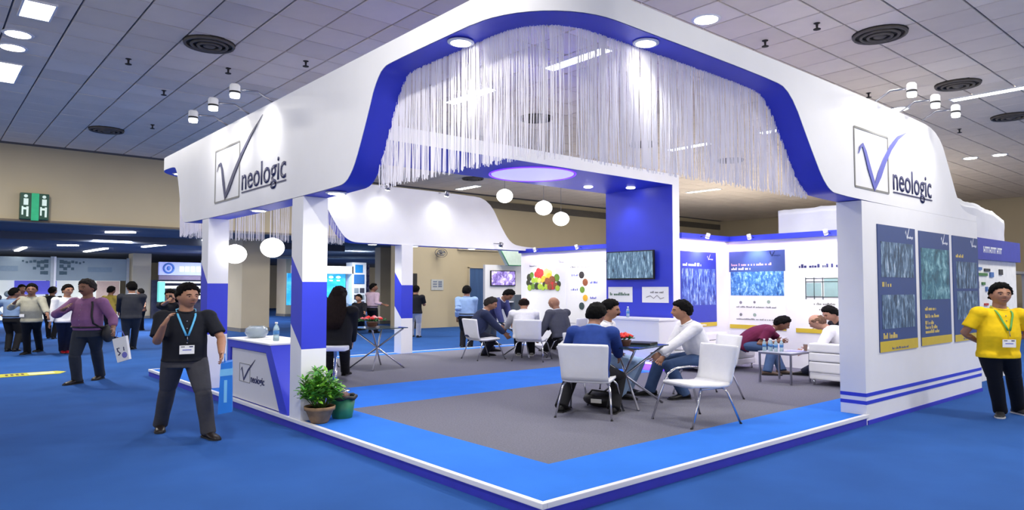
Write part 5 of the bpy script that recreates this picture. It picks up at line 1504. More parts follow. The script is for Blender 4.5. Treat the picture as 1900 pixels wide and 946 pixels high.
def build_person(q):
    det = q['det']
    s = q['h'] / 1.75
    vb, vc = ((0.0135, 0.017), (0.0095, 0.0125), (0.0068, 0.0095))[det]
    hd = q['head']
    z0 = q['z0']
    pw = Vector(q['pel'])
    root = empty('person', (pw.x, pw.y, z0), hd, q['label'], 'person', None, None, (KS, KS, 1))
    inv = Matrix.Rotation(-hd, 3, 'Z')

    def L(p):
        v = inv @ (Vector(p) - Vector((pw.x, pw.y, z0)))
        return Vector((v.x / KS, v.y / KS, v.z))
    sit = q.get('sit', 0)
    lean = q.get('lean', 0.04)
    fat = q.get('fat', 0.0)
    tilt = q.get('tilt', 0.0)
    pel = Vector((0, 0, pw.z - z0))
    if not sit and lean < 0.3:
        pel.z = 0.925 * s
    # spine
    N = 14
    pos = [pel.copy()]
    H = 0.56 * s

    def rot(t):
        return Matrix.Rotation(lean * (0.45 + 0.75 * t), 3, 'Y') @ Matrix.Rotation(tilt * t, 3, 'X')
    for k in range(N):
        pos.append(pos[-1] + rot((k + 0.5) / N) @ Vector((0, 0, H / N)))

    def S(z):
        """spine point and axes at height z (unscaled metres above the pelvis)"""
        t = z / 0.56
        R = rot(max(0, min(1, t)))
        if t < 0:
            p = pel + R @ Vector((0, 0, z * s))
        else:
            i = min(N - 1, int(t * N))
            fr = t * N - i
            p = pos[i].lerp(pos[i + 1], fr) if t <= 1 else pos[-1] + R @ Vector((0, 0, (z - 0.56) * s))
        return p, R @ Vector((1, 0, 0)), R @ Vector((0, 1, 0)), R @ Vector((0, 0, 1))

    TOR = [(-0.12, .125, .168, .0), (-0.02, .120, .172, 0), (.08, .112 + fat * .6, .158 + fat * .5, fat * .4), (.18, .116 + fat, .158 + fat * .6, fat * .6), (.28, .118 + fat * .6, .158 + fat * .3, fat * .3), (.36, .116, .162, .0), (.42, .105, .168, -.005), (.465, .082, .160, -.01), (.495, .062, .11, -.008), (.53, .056, .075, .0)]

    def tor(z):
        for a, b in zip(TOR, TOR[1:]):
            if z <= b[0]:
                t = (z - a[0]) / (b[0] - a[0])
                return tuple(a[i] + (b[i] - a[i]) * t for i in (1, 2, 3))
        return TOR[-1][1:]

    def ring(z, k=1.0, add=0.0):
        p, f, l, u = S(z)
        rx, ry, off = tor(z)
        return (p + f * off * s, f, l, (rx * k + add) * s, (ry * k + add) * s)
    # head
    yaw = q.get('look', hd) - hd
    yaw = (yaw + pi) % (2 * pi) - pi
    RH = Matrix.Rotation(yaw, 3, 'Z') @ Matrix.Rotation(q.get('lp', 0.0), 3, 'Y') @ Matrix.Rotation(tilt, 3, 'X')
    nb, nf, nl, nu_ = S(.50)
    nd = (nu_ + Vector((0, 0, 0.5)) + RH @ Vector((0.15, 0, 0.3))).normalized()
    hc = nb + nd * 0.062 * s + (RH @ Vector((0.02, 0, 0.108))) * s
    MH = Matrix.Translation(hc) @ RH.to_4x4() @ Matrix.Scale(s * 1.10, 4)
    # limbs
    sh = {}
    for sd, sg in (('L', 1), ('R', -1)):
        p, f, l, u = S(.435)
        sh[sd] = p + l * sg * 0.182 * s
    arm = {}
    for sd in 'LR':
        el, wr = ik(sh[sd], L(q['hand' + sd]), 0.29 * s, 0.255 * s, L(q['pole' + sd]))
        arm[sd] = (sh[sd], el, wr)
    leg = {}
    for sd, sg in (('L', 1), ('R', -1)):
        hip = pel + Vector((0.0, sg * 0.088 * s, -0.03 * s))
        fl_ = L(q['foot' + sd])
        an = Vector((fl_.x, fl_.y, max(fl_.z, 0) + 0.085 * s))
        if sit:
            pole = hip + Vector((1.0, sg * 0.12, 0.55))
        else:
            pole = hip + Vector((1.0, sg * 0.1, -0.3))
        kn, an2 = ik(hip, an, 0.425 * s, 0.42 * s, pole)
        leg[sd] = (hip, kn, an)
        fl_ = None
    # ---- body
    b = NB()
    loft(b, [ring(z, 0.8) for z in (-.08, 0, .1, .2, .3, .38, .44, .48)], 14)
    n0, n1 = S(.455)[0], hc + (RH @ Vector((-0.012, 0, -0.05))) * s
    dn_ = (n1 - n0).normalized()
    u, v = frame_of(dn_)
    loft(b, [(n0, u, v, .072 * s, .072 * s), (n0.lerp(n1, .5), u, v, .060 * s, .060 * s), (n1, u, v, .058 * s, .058 * s)], 12)
    sph(28 if det else 18, 24 if det else 14, headpt, b, MH)
    for sg in (1, -1):
        ell(b, MH @ Vector((-0.008, sg * 0.079, -0.008)), .018 * s, .010 * s, .031 * s, 8, 6, 0, RH)
    fr = .0088 if det == 2 else (.0105 if det == 1 else .013)
    for sd in 'LR':
        a, e_, w = arm[sd]
        d1, d2 = (e_ - a).normalized(), (w - e_).normalized()
        u1, v1 = frame_of(d1)
        u2, v2 = frame_of(d2)
        loft(b, [(a, u1, v1, .040 * s, .040 * s), (a.lerp(e_, .5), u1, v1, .045 * s, .045 * s), (e_, (u1 + u2).normalized(), (v1 + v2).normalized(), .038 * s, .038 * s), (e_.lerp(w, .3), u2, v2, .040 * s, .038 * s), (w, u2, v2, .027 * s, .024 * s)], 10)
        # hand
        d = q.get('hdir' + sd)
        d = (inv @ Vector(d)).normalized() if d else d2
        pn = (Vector((0, -1 if sd == 'L' else 1, 0)) - d * Vector((0, -1 if sd == 'L' else 1, 0)).dot(d))
        if pn.length < 0.2:
            pn = Vector((0, 0, -1)) - d * -d.z
        pn.normalize()
        sv = d.cross(pn).normalized() * (-1 if sd == 'L' else 1)
        curl = q.get('curl' + sd, 0.45)
        loft(b, [(w - d * .01 * s, sv, pn, .026 * s, .022 * s), (w + d * .03 * s, sv, pn, .036 * s, .019 * s), (w + d * .075 * s, sv, pn, .042 * s, .016 * s), (w + d * .092 * s, sv, pn, .038 * s, .012 * s)], 10)
        for i, fl in enumerate((.072, .082, .076, .060)):
            off = (1.5 - i)
            p = w + d * .085 * s + sv * (off * .0215 * s)
            dd = (d + sv * off * 0.09).normalized()
            pts = [p]
            for seg in (.42, .32, .26):
                pts.append(pts[-1] + dd * fl * seg * s)
                dd = (Matrix.Rotation(curl, 3, dd.cross(pn).normalized()) @ dd).normalized()
            tube(b, pts, fr * s, 7, r1=fr * .85 * s)
        p = w + d * .022 * s + sv * .026 * s
        dd = (d * .7 + sv * .75 + pn * .15).normalized()
        tube(b, [p, p + dd * .035 * s, p + dd * .035 * s + (dd + d * .6 + pn * .2).normalized() * .036 * s], fr * 1.2 * s, 7, r1=fr * s)
    for sd in 'LR':
        h_, k_, a_ = leg[sd]
        tube(b, [h_, h_.lerp(k_, .5), k_], .06 * s, 8, r1=.046 * s)
        tube(b, [k_, k_.lerp(a_, .5), a_], .046 * s, 8, r1=.034 * s)
    loft(b, [ring(z, .75) for z in (-.11, -.05, .0)], 12)
    remeshed('body', b, SKIN[q['skin']], root, vb * (1 if det else 1.0), 2 if det == 2 else 1)
    # ---- top garment
    tm = cloth(q['top'])
    hem = q.get('hem', -.02 if q.get('tuck') else -.11)
    b = NB()
    zs = [z for z in (-.16, -.11, -.06, -.02) if z >= hem - 0.001] + [.04, .10, .16, .22, .28, .33, .38, .42, .455, .48, .50]
    loft(b, [ring(z, 1.0, .016 + (.012 if z < -.05 else 0)) for z in zs], 20)
    slv = q['sleeve']
    suit = 'suit' in q['top'] or 'jacket' in q['top']
    rr = .018 if suit else .012
    for sd, sg in (('L', 1), ('R', -1)):
        a, e_, w = arm[sd]
        p, f, l, u = S(.41)
        d1, d2 = (e_ - a).normalized(), (w - e_).normalized()
        u1, v1 = frame_of(d1)
        u2, v2 = frame_of(d2)
        rings = [(p + l * sg * .10 * s, u1, v1, .075 * s, .075 * s), (a, u1, v1, (.068 + rr) * s, (.068 + rr) * s), (a.lerp(e_, .35), u1, v1, (.060 + rr) * s, (.060 + rr) * s)]
        if slv <= .7:
            rings.append((a.lerp(e_, slv + .15), u1, v1, (.058 + rr) * s, (.058 + rr) * s))
        else:
            rings += [(a.lerp(e_, .75), u1, v1, (.053 + rr) * s, (.053 + rr) * s), (e_, (u1 + u2).normalized(), (v1 + v2).normalized(), (.050 + rr) * s, (.050 + rr) * s), (e_.lerp(w, .35), u2, v2, (.048 + rr) * s, (.047 + rr) * s)]
            if slv > .8:
                rings.append((e_.lerp(w, .70 if slv < .95 else .95), u2, v2, (.036 + rr) * s, (.034 + rr) * s))
        loft(b, rings, 14)
        ell(b, a, (.074 + rr) * s, (.074 + rr) * s, (.074 + rr) * s, 12, 8)
        if slv > .7:
            ell(b, e_, (.052 + rr) * s, (.052 + rr) * s, (.052 + rr) * s, 12, 8)
    remeshed('jacket' if suit else 'shirt', b, tm, root, vc, 4)
    # collar
    cm = mat('trim_' + q['collar'], EXTRA[q['collar']], 0.8) if q.get('collar') else (mat('shirt_collar_white', (225, 226, 232), 0.8) if suit else tm)
    b = NB()
    p, f, l, u = S(.485)
    rg = []
    for k in range(25):
        a = 2 * pi * k / 24
        rg.append(p + f * (cos(a) * .068 * s + .004) + l * (sin(a) * .072 * s) + u * (0.028 - 0.022 * max(0, cos(a))) * s)
    tube(b, rg, .012 * s, 6)
    mobj('collar', b, cm, root, True)
    # ---- trousers
    bm_ = cloth(q['bot'])
    b = NB()
    top_z = .05 if q.get('tuck') else .02
    loft(b, [ring(z, 1.0, .002) for z in (-.13, -.08, -.03, .02, top_z)], 18)
    for sd, sg in (('L', 1), ('R', -1)):
        h_, k_, a_ = leg[sd]
        d1, d2 = (k_ - h_).normalized(), (a_ - k_).normalized()
        u1, v1 = frame_of(d1)
        u2, v2 = frame_of(d2)
        um, vm = (u1 + u2), (v1 + v2)
        um = um.normalized() if um.length > .3 else u2
        dm_ = (d1 + d2).normalized()
        vm = dm_.cross(um).normalized() * -1
        um = vm.cross(dm_).normalized() * -1
        end = a_ + d2 * .035 * s
        loft(b, [(h_ - d1 * .03 * s, u1, v1, .092 * s, .092 * s), (h_ + d1 * .06 * s, u1, v1, .102 * s, .102 * s), (h_.lerp(k_, .5), u1, v1, .092 * s, .092 * s), (h_.lerp(k_, .92), u1, v1, .075 * s, .075 * s)], 14)
        ell(b, k_, .073 * s, .073 * s, .073 * s, 12, 8)
        loft(b, [(k_.lerp(a_, .05), u2, v2, .073 * s, .073 * s), (k_.lerp(a_, .35), u2, v2, .072 * s, .072 * s), (k_.lerp(a_, .75), u2, v2, .065 * s, .065 * s), (end, u2, v2, .067 * s, .067 * s)], 14)
    remeshed('trousers', b, bm_, root, vc, 4)
    if q.get('tuck'):
        b = NB()
        rg = []
        c, f, l, ru, rv = ring(.035, 1.0, .018)
        for k in range(29):
            a = 2 * pi * k / 28
            rg.append(c + f * cos(a) * ru + l * sin(a) * rv)
        tube(b, rg, .015 * s, 6)
        mobj('belt', b, BLACK, root, True)
    # ---- shoes
    sm = cloth(q['shoe'])
    for sd in 'LR':
        h_, k_, a_ = leg[sd]
        fy = q.get('fy' + sd)
        fy = (fy - hd) if fy is not None else 0.0
        Rf = Matrix.Rotation(fy, 3, 'Z')
        f, l, u = Rf @ Vector((1, 0, 0)), Rf @ Vector((0, 1, 0)), Vector((0, 0, 1))
        base = Vector((a_.x, a_.y, a_.z - .085 * s))
        b = NB()
        prof = [(-.075, .030, .035, .040), (-.055, .036, .045, .050), (0, .038, .048, .052), (.055, .040, .038, .042), (.11, .046, .028, .032), (.16, .040, .022, .025), (.185, .024, .014, .016)]
        loft(b, [(base + f * x * s + u * cz * s, l, u, rw * s, rh * s) for x, rw, rh, cz in prof], 12)
        so = mobj('shoe', b, sm, root, True)
        b = NB()
        prof2 = [(-.08, .030), (-.05, .040), (.05, .040), (.11, .050), (.165, .042), (.195, .020)]
        pl_ = [base + f * x * s + l * w_ * s for x, w_ in prof2] + [base + f * x * s - l * w_ * s for x, w_ in reversed(prof2)]
        lo = [b.verts.new(p_ + u * .002) for p_ in pl_]
        hi = [b.verts.new(p_ + u * .018) for p_ in pl_]
        b.faces.new(lo); b.faces.new(hi[::-1])
        for k in range(len(lo)):
            b.faces.new([lo[k], hi[k], hi[(k + 1) % len(lo)], lo[(k + 1) % len(lo)]])
        bmesh.ops.recalc_face_normals(b, faces=b.faces)
        mobj('sole', b, mat('sole_pale', (200, 200, 200), 0.7) if 'sneaker' in q['shoe'] else BLACK, so)
    # ---- hair
    style = q['hair']
    if style != 'none':
        def thr(az):
            tab = [(0, .60), (.6, .52), (1.0, .40), (1.25, .05), (1.5, -.02), (1.75, -.25), (2.2, -.50), (pi, -.58)]
            return interp(tab, az)

        def hp(d):
            az = abs(atan2(d[1], d[0]))
            inside = d[2] - thr(az)
            if style == 'fringe' and d[2] > .42 and not (az > 2.2 and d[2] < .6):
                inside = -1
            nz = noise.noise(Vector(d) * 5 + Vector((q['h'], hd, 0)))
            n2 = noise.noise(Vector(d) * 16)
            g = max(-1, min(1, inside / .10))
            base_t = (.009 if style == 'fringe' else .013) + .016 * max(0, d[2]) * (0 if style == 'fringe' else 1)
            t = (base_t + .012 * nz + .009 * n2) * (g if g > 0 else g * 1.2)
            p = headpt(d)
            if d[0] > 0 and inside < .1:
                t = min(t, .010) if g > 0 else -.03
            r = p.length
            return p * ((r + t) / r)
        b = NB()
        n = (20, 16) if det == 0 else (40, 30)
        sph(n[0], n[1], hp, b, MH)
        if style == 'long':
            pts = [MH @ Vector((-.03, 0, .05)), MH @ Vector((-.085, 0, -.06)), S(.42)[0] - S(.42)[1] * .10 * s, S(.28)[0] - S(.28)[1] * .135 * s, S(.15)[0] - S(.15)[1] * .135 * s]
            ws = (.10, .125, .15, .14, .09)
            ds = (.06, .06, .05, .04, .025)
            loft(b, [(p_, Vector((0, 1, 0)), Vector((1, 0, 0)), w_ * s, d_ * s) for p_, w_, d_ in zip(pts, ws, ds)], 16)
        mobj('hair', b, HAIRM[q['hairc']], root, True)
    # ---- face
    if det >= 1:
        for sg in (1, -1):
            b = NB(); ell(b, MH @ Vector((.0775, sg * .029, .002)), .011 * s, .012 * s, .0045 * s, 10, 8, 0, RH); eo = mobj('eye', b, EYEW, root, True)
            b = NB(); ell(b, MH @ Vector((.0855, sg * .0285, .002)), .005 * s, .0075 * s, .0055 * s, 8, 6, 0, RH); mobj('iris', b, EYED, eo, True)
            b = NB(); tube(b, [MH @ Vector((.093, sg * .012, .021)), MH @ Vector((.093, sg * .03, .027)), MH @ Vector((.078, sg * .048, .020))], .0042 * s, 6); mobj('eyebrow', b, HAIRM['black'], root, True)
        b = NB(); tube(b, [MH @ Vector((.088, -.022, -.059)), MH @ Vector((.102, 0, -.057)), MH @ Vector((.088, .022, -.059))], .0055 * s, 6); mobj('mouth', b, LIPS, root, True)
    if q.get('moust'):
        b = NB(); tube(b, [MH @ Vector((.086, -.028, -.050)), MH @ Vector((.100, -.012, -.043)), MH @ Vector((.106, 0, -.041)), MH @ Vector((.100, .012, -.043)), MH @ Vector((.086, .028, -.050))], .008 * s, 6); mobj('moustache', b, HAIRM[q['hairc']], root, True)

    def chest(z, y, add=.014):
        """point on the front of the chest at height z, sideways y"""
        c, f, l, ru, rv = ring(z, 1.0, .016)
        t = max(0.0, 1 - (y * s / rv) ** 2) ** .5
        return c + f * (ru * t + add * s) + l * y * s, f, l
    if q.get('lan'):
        lm = mat('band_' + q['lan'], EXTRA[q['lan']], 0.6)
        for sg in (1, -1):
            b = NB()
            P = []
            c, f, l, u = S(.50)
            P.append(c - f * .055 * s + l * sg * .045 * s + u * .03 * s)
            P.append(c + l * sg * .075 * s + u * .025 * s)
            for z, y in ((.46, .070), (.42, .060), (.36, .044), (.30, .026), (.24, .008)):
                P.append(chest(z, sg * y)[0])
            rg = []
            for k, p_ in enumerate(P):
                d = (P[min(k + 1, len(P) - 1)] - P[max(k - 1, 0)]).normalized()
                out = S(.4)[1]
                sd_ = d.cross(out).normalized()
                rg.append((p_, sd_, sd_.cross(d).normalized(), .0095 * s, .003 * s))
            loft(b, rg, 6)
            mobj('lanyard', b, lm, root, True)
        b = NB(); tube(b, [chest(.24, 0)[0], chest(.17, 0.005)[0]], .004 * s, 6); mobj('lanyard_clip', b, STEEL, root)
    if q.get('badge'):
        zc, yc = (.085, .0) if q['badge'] == 1 else (.06, -.07)
        c, f, l = chest(zc, yc, .024)
        u = f.cross(l)
        w_, h_ = (.060, .048) if q['badge'] == 1 else (.045, .035)

        def card(nm, a0, a1, c0, c1, d0, d1, m, pr=root):
            b = NB()
            vs = [b.verts.new(c + l * y_ * s + u * z_ * s + f * x_) for x_ in (d0, d1) for y_ in (a0, a1) for z_ in (c0, c1)]
            for idx in ((0, 1, 3, 2), (4, 6, 7, 5), (0, 4, 5, 1), (2, 3, 7, 6), (0, 2, 6, 4), (1, 5, 7, 3)):
                b.faces.new([vs[i] for i in idx])
            bmesh.ops.recalc_face_normals(b, faces=b.faces)
            return mobj(nm, b, m, pr)
        bo = card('badge', -w_, w_, -h_, h_, 0, .004, PAPER)
        if q['badge'] == 1:
            card('badge_print', -w_ * .6, w_ * .6, -h_ * .15, h_ * .05, .004, .005, LOGOB, bo)
            card('badge_print', -w_ * .8, -w_ * .3, h_ * .55, h_ * .8, .004, .005, GREYT, bo)
            card('badge_print', w_ * .3, w_ * .8, h_ * .55, h_ * .8, .004, .005, NAVYT, bo)
    if q.get('strap'):
        b = NB()
        P = [chest(z, y, .012)[0] for z, y in ((.455, .11), (.40, .125), (.32, .13), (.22, .14), (.10, .15))]
        P += [S(.0)[0] + S(0)[2] * .2 * s, S(.0)[0] + S(0)[2] * .16 * s - S(0)[1] * .1 * s]
        tube(b, P, .013 * s, 8)
        mobj('shoulder_strap', b, BLACK, root, True)
        b = NB(); c = S(-.08)[0] + Vector((-.08, .22, 0)) * s; ell(b, c, .12 * s, .05 * s, .15 * s, 14, 10); mobj('side_bag', b, BLACK, root, True)
    if slv > .8 and det == 2 and not suit:
        for sd in 'LR':
            a, e_, w = arm[sd]
            t = .70 if slv < .95 else .95
            c = e_.lerp(w, t)
            d = (w - e_).normalized()
            b = NB(); tube(b, [c - d * .02 * s, c + d * .012 * s], .040 * s, 14); mobj('cuff', b, tm, root, True)
    if det == 2 and not suit and q['id'] in ('man_dark_shirt', 'man_purple', 'man_moustache', 'man_jeans', 'man_yellow_polo'):
        for z in ((.08, .16, .24, .32, .40) if q['id'] != 'man_yellow_polo' else (.36, .42)):
            b = NB(); ell(b, chest(z, 0, .006)[0], .004, .006, .006, 6, 5); mobj('button', b, mat('button_grey', (150, 150, 160), 0.4), root, True)
    return root, arm, MH


ROOTS = {}
for q in PEOPLE:
    ROOTS[q['id']] = build_person(q)
bpy.context.view_layer.update()
dg = bpy.context.evaluated_depsgraph_get()
baked = []
for o in PENDING:
    baked.append(bpy.data.meshes.new_from_object(o.evaluated_get(dg)))
for o, me in zip(PENDING, baked):
    m = o.data.materials[0]
    old = o.data
    o.modifiers.clear()
    o.data = me
    if not me.materials:
        me.materials.append(m)
    bpy.data.meshes.remove(old)
    me.polygons.foreach_set('use_smooth', [True] * len(me.polygons))

# things in hands
def world_wrist(idn, sd):
    r, arm, MH = ROOTS[idn]
    p = arm[sd][2]
    hdg = r.rotation_euler.z
    v = Matrix.Rotation(hdg, 3, 'Z') @ Vector((p.x * KS, p.y * KS, p.z))
    return v + Vector(r.location)


w = world_wrist('man_purple', 'L')
e = empty('carrier_bag', (w.x + 0.10, w.y - 0.06, w.z - 0.09), radians(-45), 'white printed carrier bag hanging from the hand of the purple shirt', 'bag')
b_ = NB()
prism(b_, [(-0.13, -0.08), (0.10, -0.02), (0.17, -0.40), (-0.03, -0.46)], 1, -0.03, 0.03)
mobj('bag_body', b_, PAPER, e)
b_ = NB(); tube(b_, [(-0.08, 0, -0.07), (-0.06, 0, 0.04), (0.02, 0, 0.05), (0.06, 0, -0.03)], 0.006, 6); mobj('bag_handle', b_, LOGOB, e)
b_ = NB()
tube(b_, [(0.00, -0.034, -0.22), (-0.04, -0.034, -0.23), (-0.02, -0.034, -0.28), (0.02, -0.034, -0.30), (-0.01, -0.034, -0.34)], 0.009, 6)
tube(b_, [(0.07, -0.034, -0.20), (0.08, -0.034, -0.26)], 0.007, 6)
mobj('bag_print', b_, NAVYT, e)
b_ = NB(); ell(b_, (0.09, -0.032, -0.33), 0.045, 0.004, 0.05, 8, 6); mobj('bag_print_violet', b_, mat('print_violet', (120, 120, 200), 0.6), e)
w = world_wrist('man_dark_shirt', 'L')
e = empty('shopping_bag', (w.x + 0.03, w.y - 0.02, w.z - 0.10), radians(-20), 'narrow bright blue bag hanging from the walking man in black shirt', 'bag')
b_ = NB(); prism(b_, [(-0.035, 0.0), (0.075, 0.02), (0.085, -0.50), (-0.055, -0.52)], 1, -0.11, 0.11); mobj('bag_body', b_, mat('bag_bright_blue', (30, 120, 214), 0.4), e)
b_ = NB(); prism(b_, [(-0.04, -0.06), (0.078, -0.05), (0.08, -0.12), (-0.043, -0.13)], 1, -0.112, 0.112); prism(b_, [(0.0, -0.17), (0.03, -0.17), (0.03, -0.40), (0.0, -0.40)], 1, -0.112, 0.112); mobj('pale_print', b_, mat('bag_print_cyan', (120, 190, 235), 0.5), e)
b_ = NB(); tube(b_, [(0, -0.05, 0), (0.0, -0.03, 0.09), (0.0, 0.03, 0.09), (0, 0.05, 0)], 0.006, 6); mobj('bag_handle', b_, mat('bag_bright_blue', (30, 120, 214)), e)
w = (world_wrist('man_phone', 'R') + world_wrist('man_phone', 'L')) / 2
e = empty('mobile_phone', (w.x, w.y, w.z + 0.07), radians(-130), 'dark phone held up by the person behind the walking man', 'phone')
b_ = NB(); box(b_, -0.006, 0.006, -0.075, 0.075, -0.035, 0.035, 0.003); mobj('body', b_, BLACK, e)
b_ = NB(); box(b_, -0.008, -0.006, -0.07, 0.07, -0.03, 0.03); mobj('screen', b_, DARKM, e)
# ================================================================= BACKGROUND STANDS
def stand_box(nm, parent, x0, x1, y0, y1, z0, z1, m, bev=0.0):
    b = NB(); box(b, x0, x1, y0, y1, z0, z1, bev); return mobj(nm, b, m, parent)


FROST = mat('frosted_grey_fascia', (138, 152, 160), 0.7, var=0.08, scale=0.8)
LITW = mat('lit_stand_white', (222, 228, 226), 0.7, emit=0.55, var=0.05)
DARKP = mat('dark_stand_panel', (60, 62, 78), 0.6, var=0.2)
TEALM = mat('teal_motif', (60, 84, 96), 0.6)
st = empty('exhibition_stand', (2.6, 38.0, 0), 0, 'distant stand with grey frosted fascia and dark corner motifs, left of the beige column', 'stand')
for k, (x0, x1) in enumerate(((-3.0, 1.95), (2.1, 5.4))):
    stand_box('fascia', st, x0 - 2.6, x1 - 2.6, 0, 0.1, 2.0, 3.15, FROST)
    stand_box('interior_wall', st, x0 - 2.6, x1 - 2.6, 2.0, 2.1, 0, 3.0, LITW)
    for q in range(7):
        b_ = NB()
        u = (x1 - 2.6) - 0.25 - 0.16 * q if k == 0 else (x0 - 2.6) + 0.25 + 0.16 * q
        s = 0.09 - 0.008 * q
        box(b_, u - s, u + s, -0.012, 0, 2.95 - 0.03 * (q % 3) - s, 2.95 - 0.03 * (q % 3) + s)
        if q < 4:
            box(b_, u - s, u + s, -0.012, 0, 2.72 - 0.12 * (q % 2) - s, 2.72 - 0.12 * (q % 2) + s)
        if q < 2:
            box(b_, u - s, u + s, -0.012, 0, 2.38 - s, 2.38 + s)
        mobj('corner_motif', b_, TEALM, st)
    b_ = NB(); box(b_, x0 - 2.4 if k == 0 else x0 - 1.2, x1 - 4.0 if k == 0 else x1 - 3.4, -0.01, 0, 2.45, 2.7); mobj('faded_lettering', b_, mat('faded_print', (118, 136, 150), 0.7), st)
for x in (-0.65, 2.75):
    stand_box('post', st, x - 0.06, x + 0.06, -0.05, 0.1, 0, 3.2, mat('stand_post_white', (170, 176, 180), 0.6))
stand_box('post', st, 2.0 - 2.6 + 0.02, 2.12 - 2.6, -0.06, 0.1, 0, 3.2, WHITE2)
stand_box('front_counter', st, -0.5, 1.3, -0.6, -0.1, 0, 1.0, mat('stand_counter_white', (196, 200, 204), 0.6), 0.02)
stand_box('violet_panel', st, -2.0, -0.2, 1.8, 2.0, 1.3, 2.0, mat('lit_violet_panel', (90, 90, 200), 0.6, emit=0.6))
stand_box('pink_panel', st, 1.6, 2.7, 1.6, 1.7, 0.3, 2.0, mat('pale_pink_panel', (214, 190, 186), 0.6, emit=0.3))
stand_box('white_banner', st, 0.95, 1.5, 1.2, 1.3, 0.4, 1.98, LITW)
for k in range(7):
    b_ = NB(); ell(b_, (-4.0 + 0.42 * k, 1.0, 1.15 + 0.18 * (k % 3)), 0.18, 0.18, 0.16, 10, 8); mobj('display_item', b_, DARKP if k % 2 else FROST, st)

# stand with round lit logo
st = empty('exhibition_stand', (8.3, 36.0, 0), 0, 'distant stand with lit white name board and round blue emblem behind the first aisle posts', 'stand')
stand_box('name_board', st, -1.9, 1.9, 0, 0.2, 2.30, 2.98, mat('lit_name_board', (150, 160, 226), 0.6, emit=0.5, var=0.04))
b_ = NB()
tube(b_, [(-1.45 + 0.24 * cos(a), -0.03, 2.66 + 0.24 * sin(a)) for a in [k * pi / 10 for k in range(21)]], 0.05, 6)
ell(b_, (-1.45, -0.03, 2.66), 0.1, 0.03, 0.12, 10, 8)
mobj('round_emblem', b_, mat('emblem_blue', (70, 120, 200), 0.5), st)
b_ = NB()
for k in range(9):
    box(b_, -0.9 + 0.28 * k, -0.9 + 0.28 * k + 0.19, -0.02, 0, 2.50, 2.76)
mobj('white_lettering', b_, mat('lit_letter_white', (255, 255, 255), 0.5, emit=1.3, var=0), st)
stand_box('lower_band', st, -1.9, 1.9, 0, 0.15, 2.05, 2.28, mat('stand_mauve', (110, 100, 130), 0.6))
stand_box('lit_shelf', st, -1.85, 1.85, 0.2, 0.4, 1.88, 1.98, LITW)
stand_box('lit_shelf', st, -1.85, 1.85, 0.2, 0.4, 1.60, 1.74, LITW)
stand_box('back_panel', st, -1.9, 1.9, 1.5, 1.6, 0, 2.05, DARKP)
stand_box('teal_post', st, -1.9, -1.62, -0.05, 0.3, 0.9, 1.95, mat('lit_teal', (110, 210, 200), 0.6, emit=0.6))
stand_box('purple_glow_base', st, -1.9, 1.9, -0.02, 0.6, 0.02, 0.10, mat('lit_purple_base', (90, 40, 200), 0.6, emit=1.2))
for k in range(14):
    b_ = NB(); box(b_, -1.5 + 0.24 * k, -1.38 + 0.24 * k, 0.3, 0.5, 0.9 + 0.12 * (k % 3), 1.2 + 0.15 * ((k * 7) % 4), 0.01); mobj('display_item', b_, (DARKP, LITW, FROST)[k % 3], st)
# stall with red sign between the columns
st = empty('exhibition_stand', (11.2, 38.0, 0), 0, 'distant stall with red and orange sign between beige columns', 'stand')
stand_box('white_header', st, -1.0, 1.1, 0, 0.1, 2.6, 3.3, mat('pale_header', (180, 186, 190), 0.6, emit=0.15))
stand_box('blue_header', st, -1.0, 1.1, -0.02, 0.1, 2.4, 2.6, mat('header_dark_blue', (40, 66, 120), 0.6))
stand_box('red_sign', st, -1.0, 1.1, -0.03, 0.1, 2.1, 2.4, mat('lit_red_sign', (210, 84, 50), 0.6, emit=0.5, var=0.3, scale=3))
stand_box('dark_interior', st, -1.0, 1.1, 0.6, 0.7, 0, 2.1, mat('stall_dark', (34, 32, 38), 0.7, var=0.3))
for k in range(6):
    b_ = NB(); ell(b_, (-0.8 + 0.32 * k, 0.3, 0.8 + 0.25 * (k % 3)), 0.14, 0.1, 0.16, 8, 6); mobj('display_item', b_, (FROST, LITW, DARKP)[k % 3], st)
st = empty('exhibition_stand', (4.6, 33.0, 0), 0, 'dark stall seen between the second post and the beige column', 'stand')
stand_box('panel', st, 3.0, 4.5, 0, 0.1, 0, 2.2, DARKP)
stand_box('header', st, 3.0, 4.5, -0.05, 0.1, 2.2, 3.0, mat('pale_header', (180, 186, 190)))

# blue aquarium like stand
st = empty('exhibition_stand', (13.8, 31.0, 0), 0, 'bright cyan stand with glowing ceiling lights behind the woman in black', 'stand')
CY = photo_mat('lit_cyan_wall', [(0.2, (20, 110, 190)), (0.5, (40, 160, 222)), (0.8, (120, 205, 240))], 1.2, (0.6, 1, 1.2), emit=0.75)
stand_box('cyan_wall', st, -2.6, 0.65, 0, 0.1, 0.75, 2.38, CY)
stand_box('header', st, -2.6, 0.85, -0.5, -0.4, 2.38, 2.78, mat('stand_header_cream', (214, 212, 210), 0.6))
b_ = NB()
for k in range(6):
    ell(b_, (-1.9 + 0.42 * k, -0.05, 2.2), 0.13, 0.05, 0.06, 8, 6)
    ell(b_, (-1.9 + 0.42 * k, -0.05, 2.02), 0.10, 0.04, 0.035, 8, 6)
mobj('glowing_lamp_row', b_, mat('lit_lamp_row', (230, 250, 255), 0.5, emit=3.0, var=0), st)
stand_box('tower', st, 0.78, 1.62, -0.5, 0.2, 0, 3.0, mat('tower_white', (226, 230, 236), 0.6))
stand_box('blue_square', st, 0.95, 1.40, -0.53, -0.5, 2.45, 2.88, mat('square_cyan_blue', (30, 130, 204), 0.5))
stand_box('blue_square', st, 0.88, 1.50, -0.53, -0.5, 1.85, 2.35, mat('square_mid_blue', (50, 110, 180), 0.5))
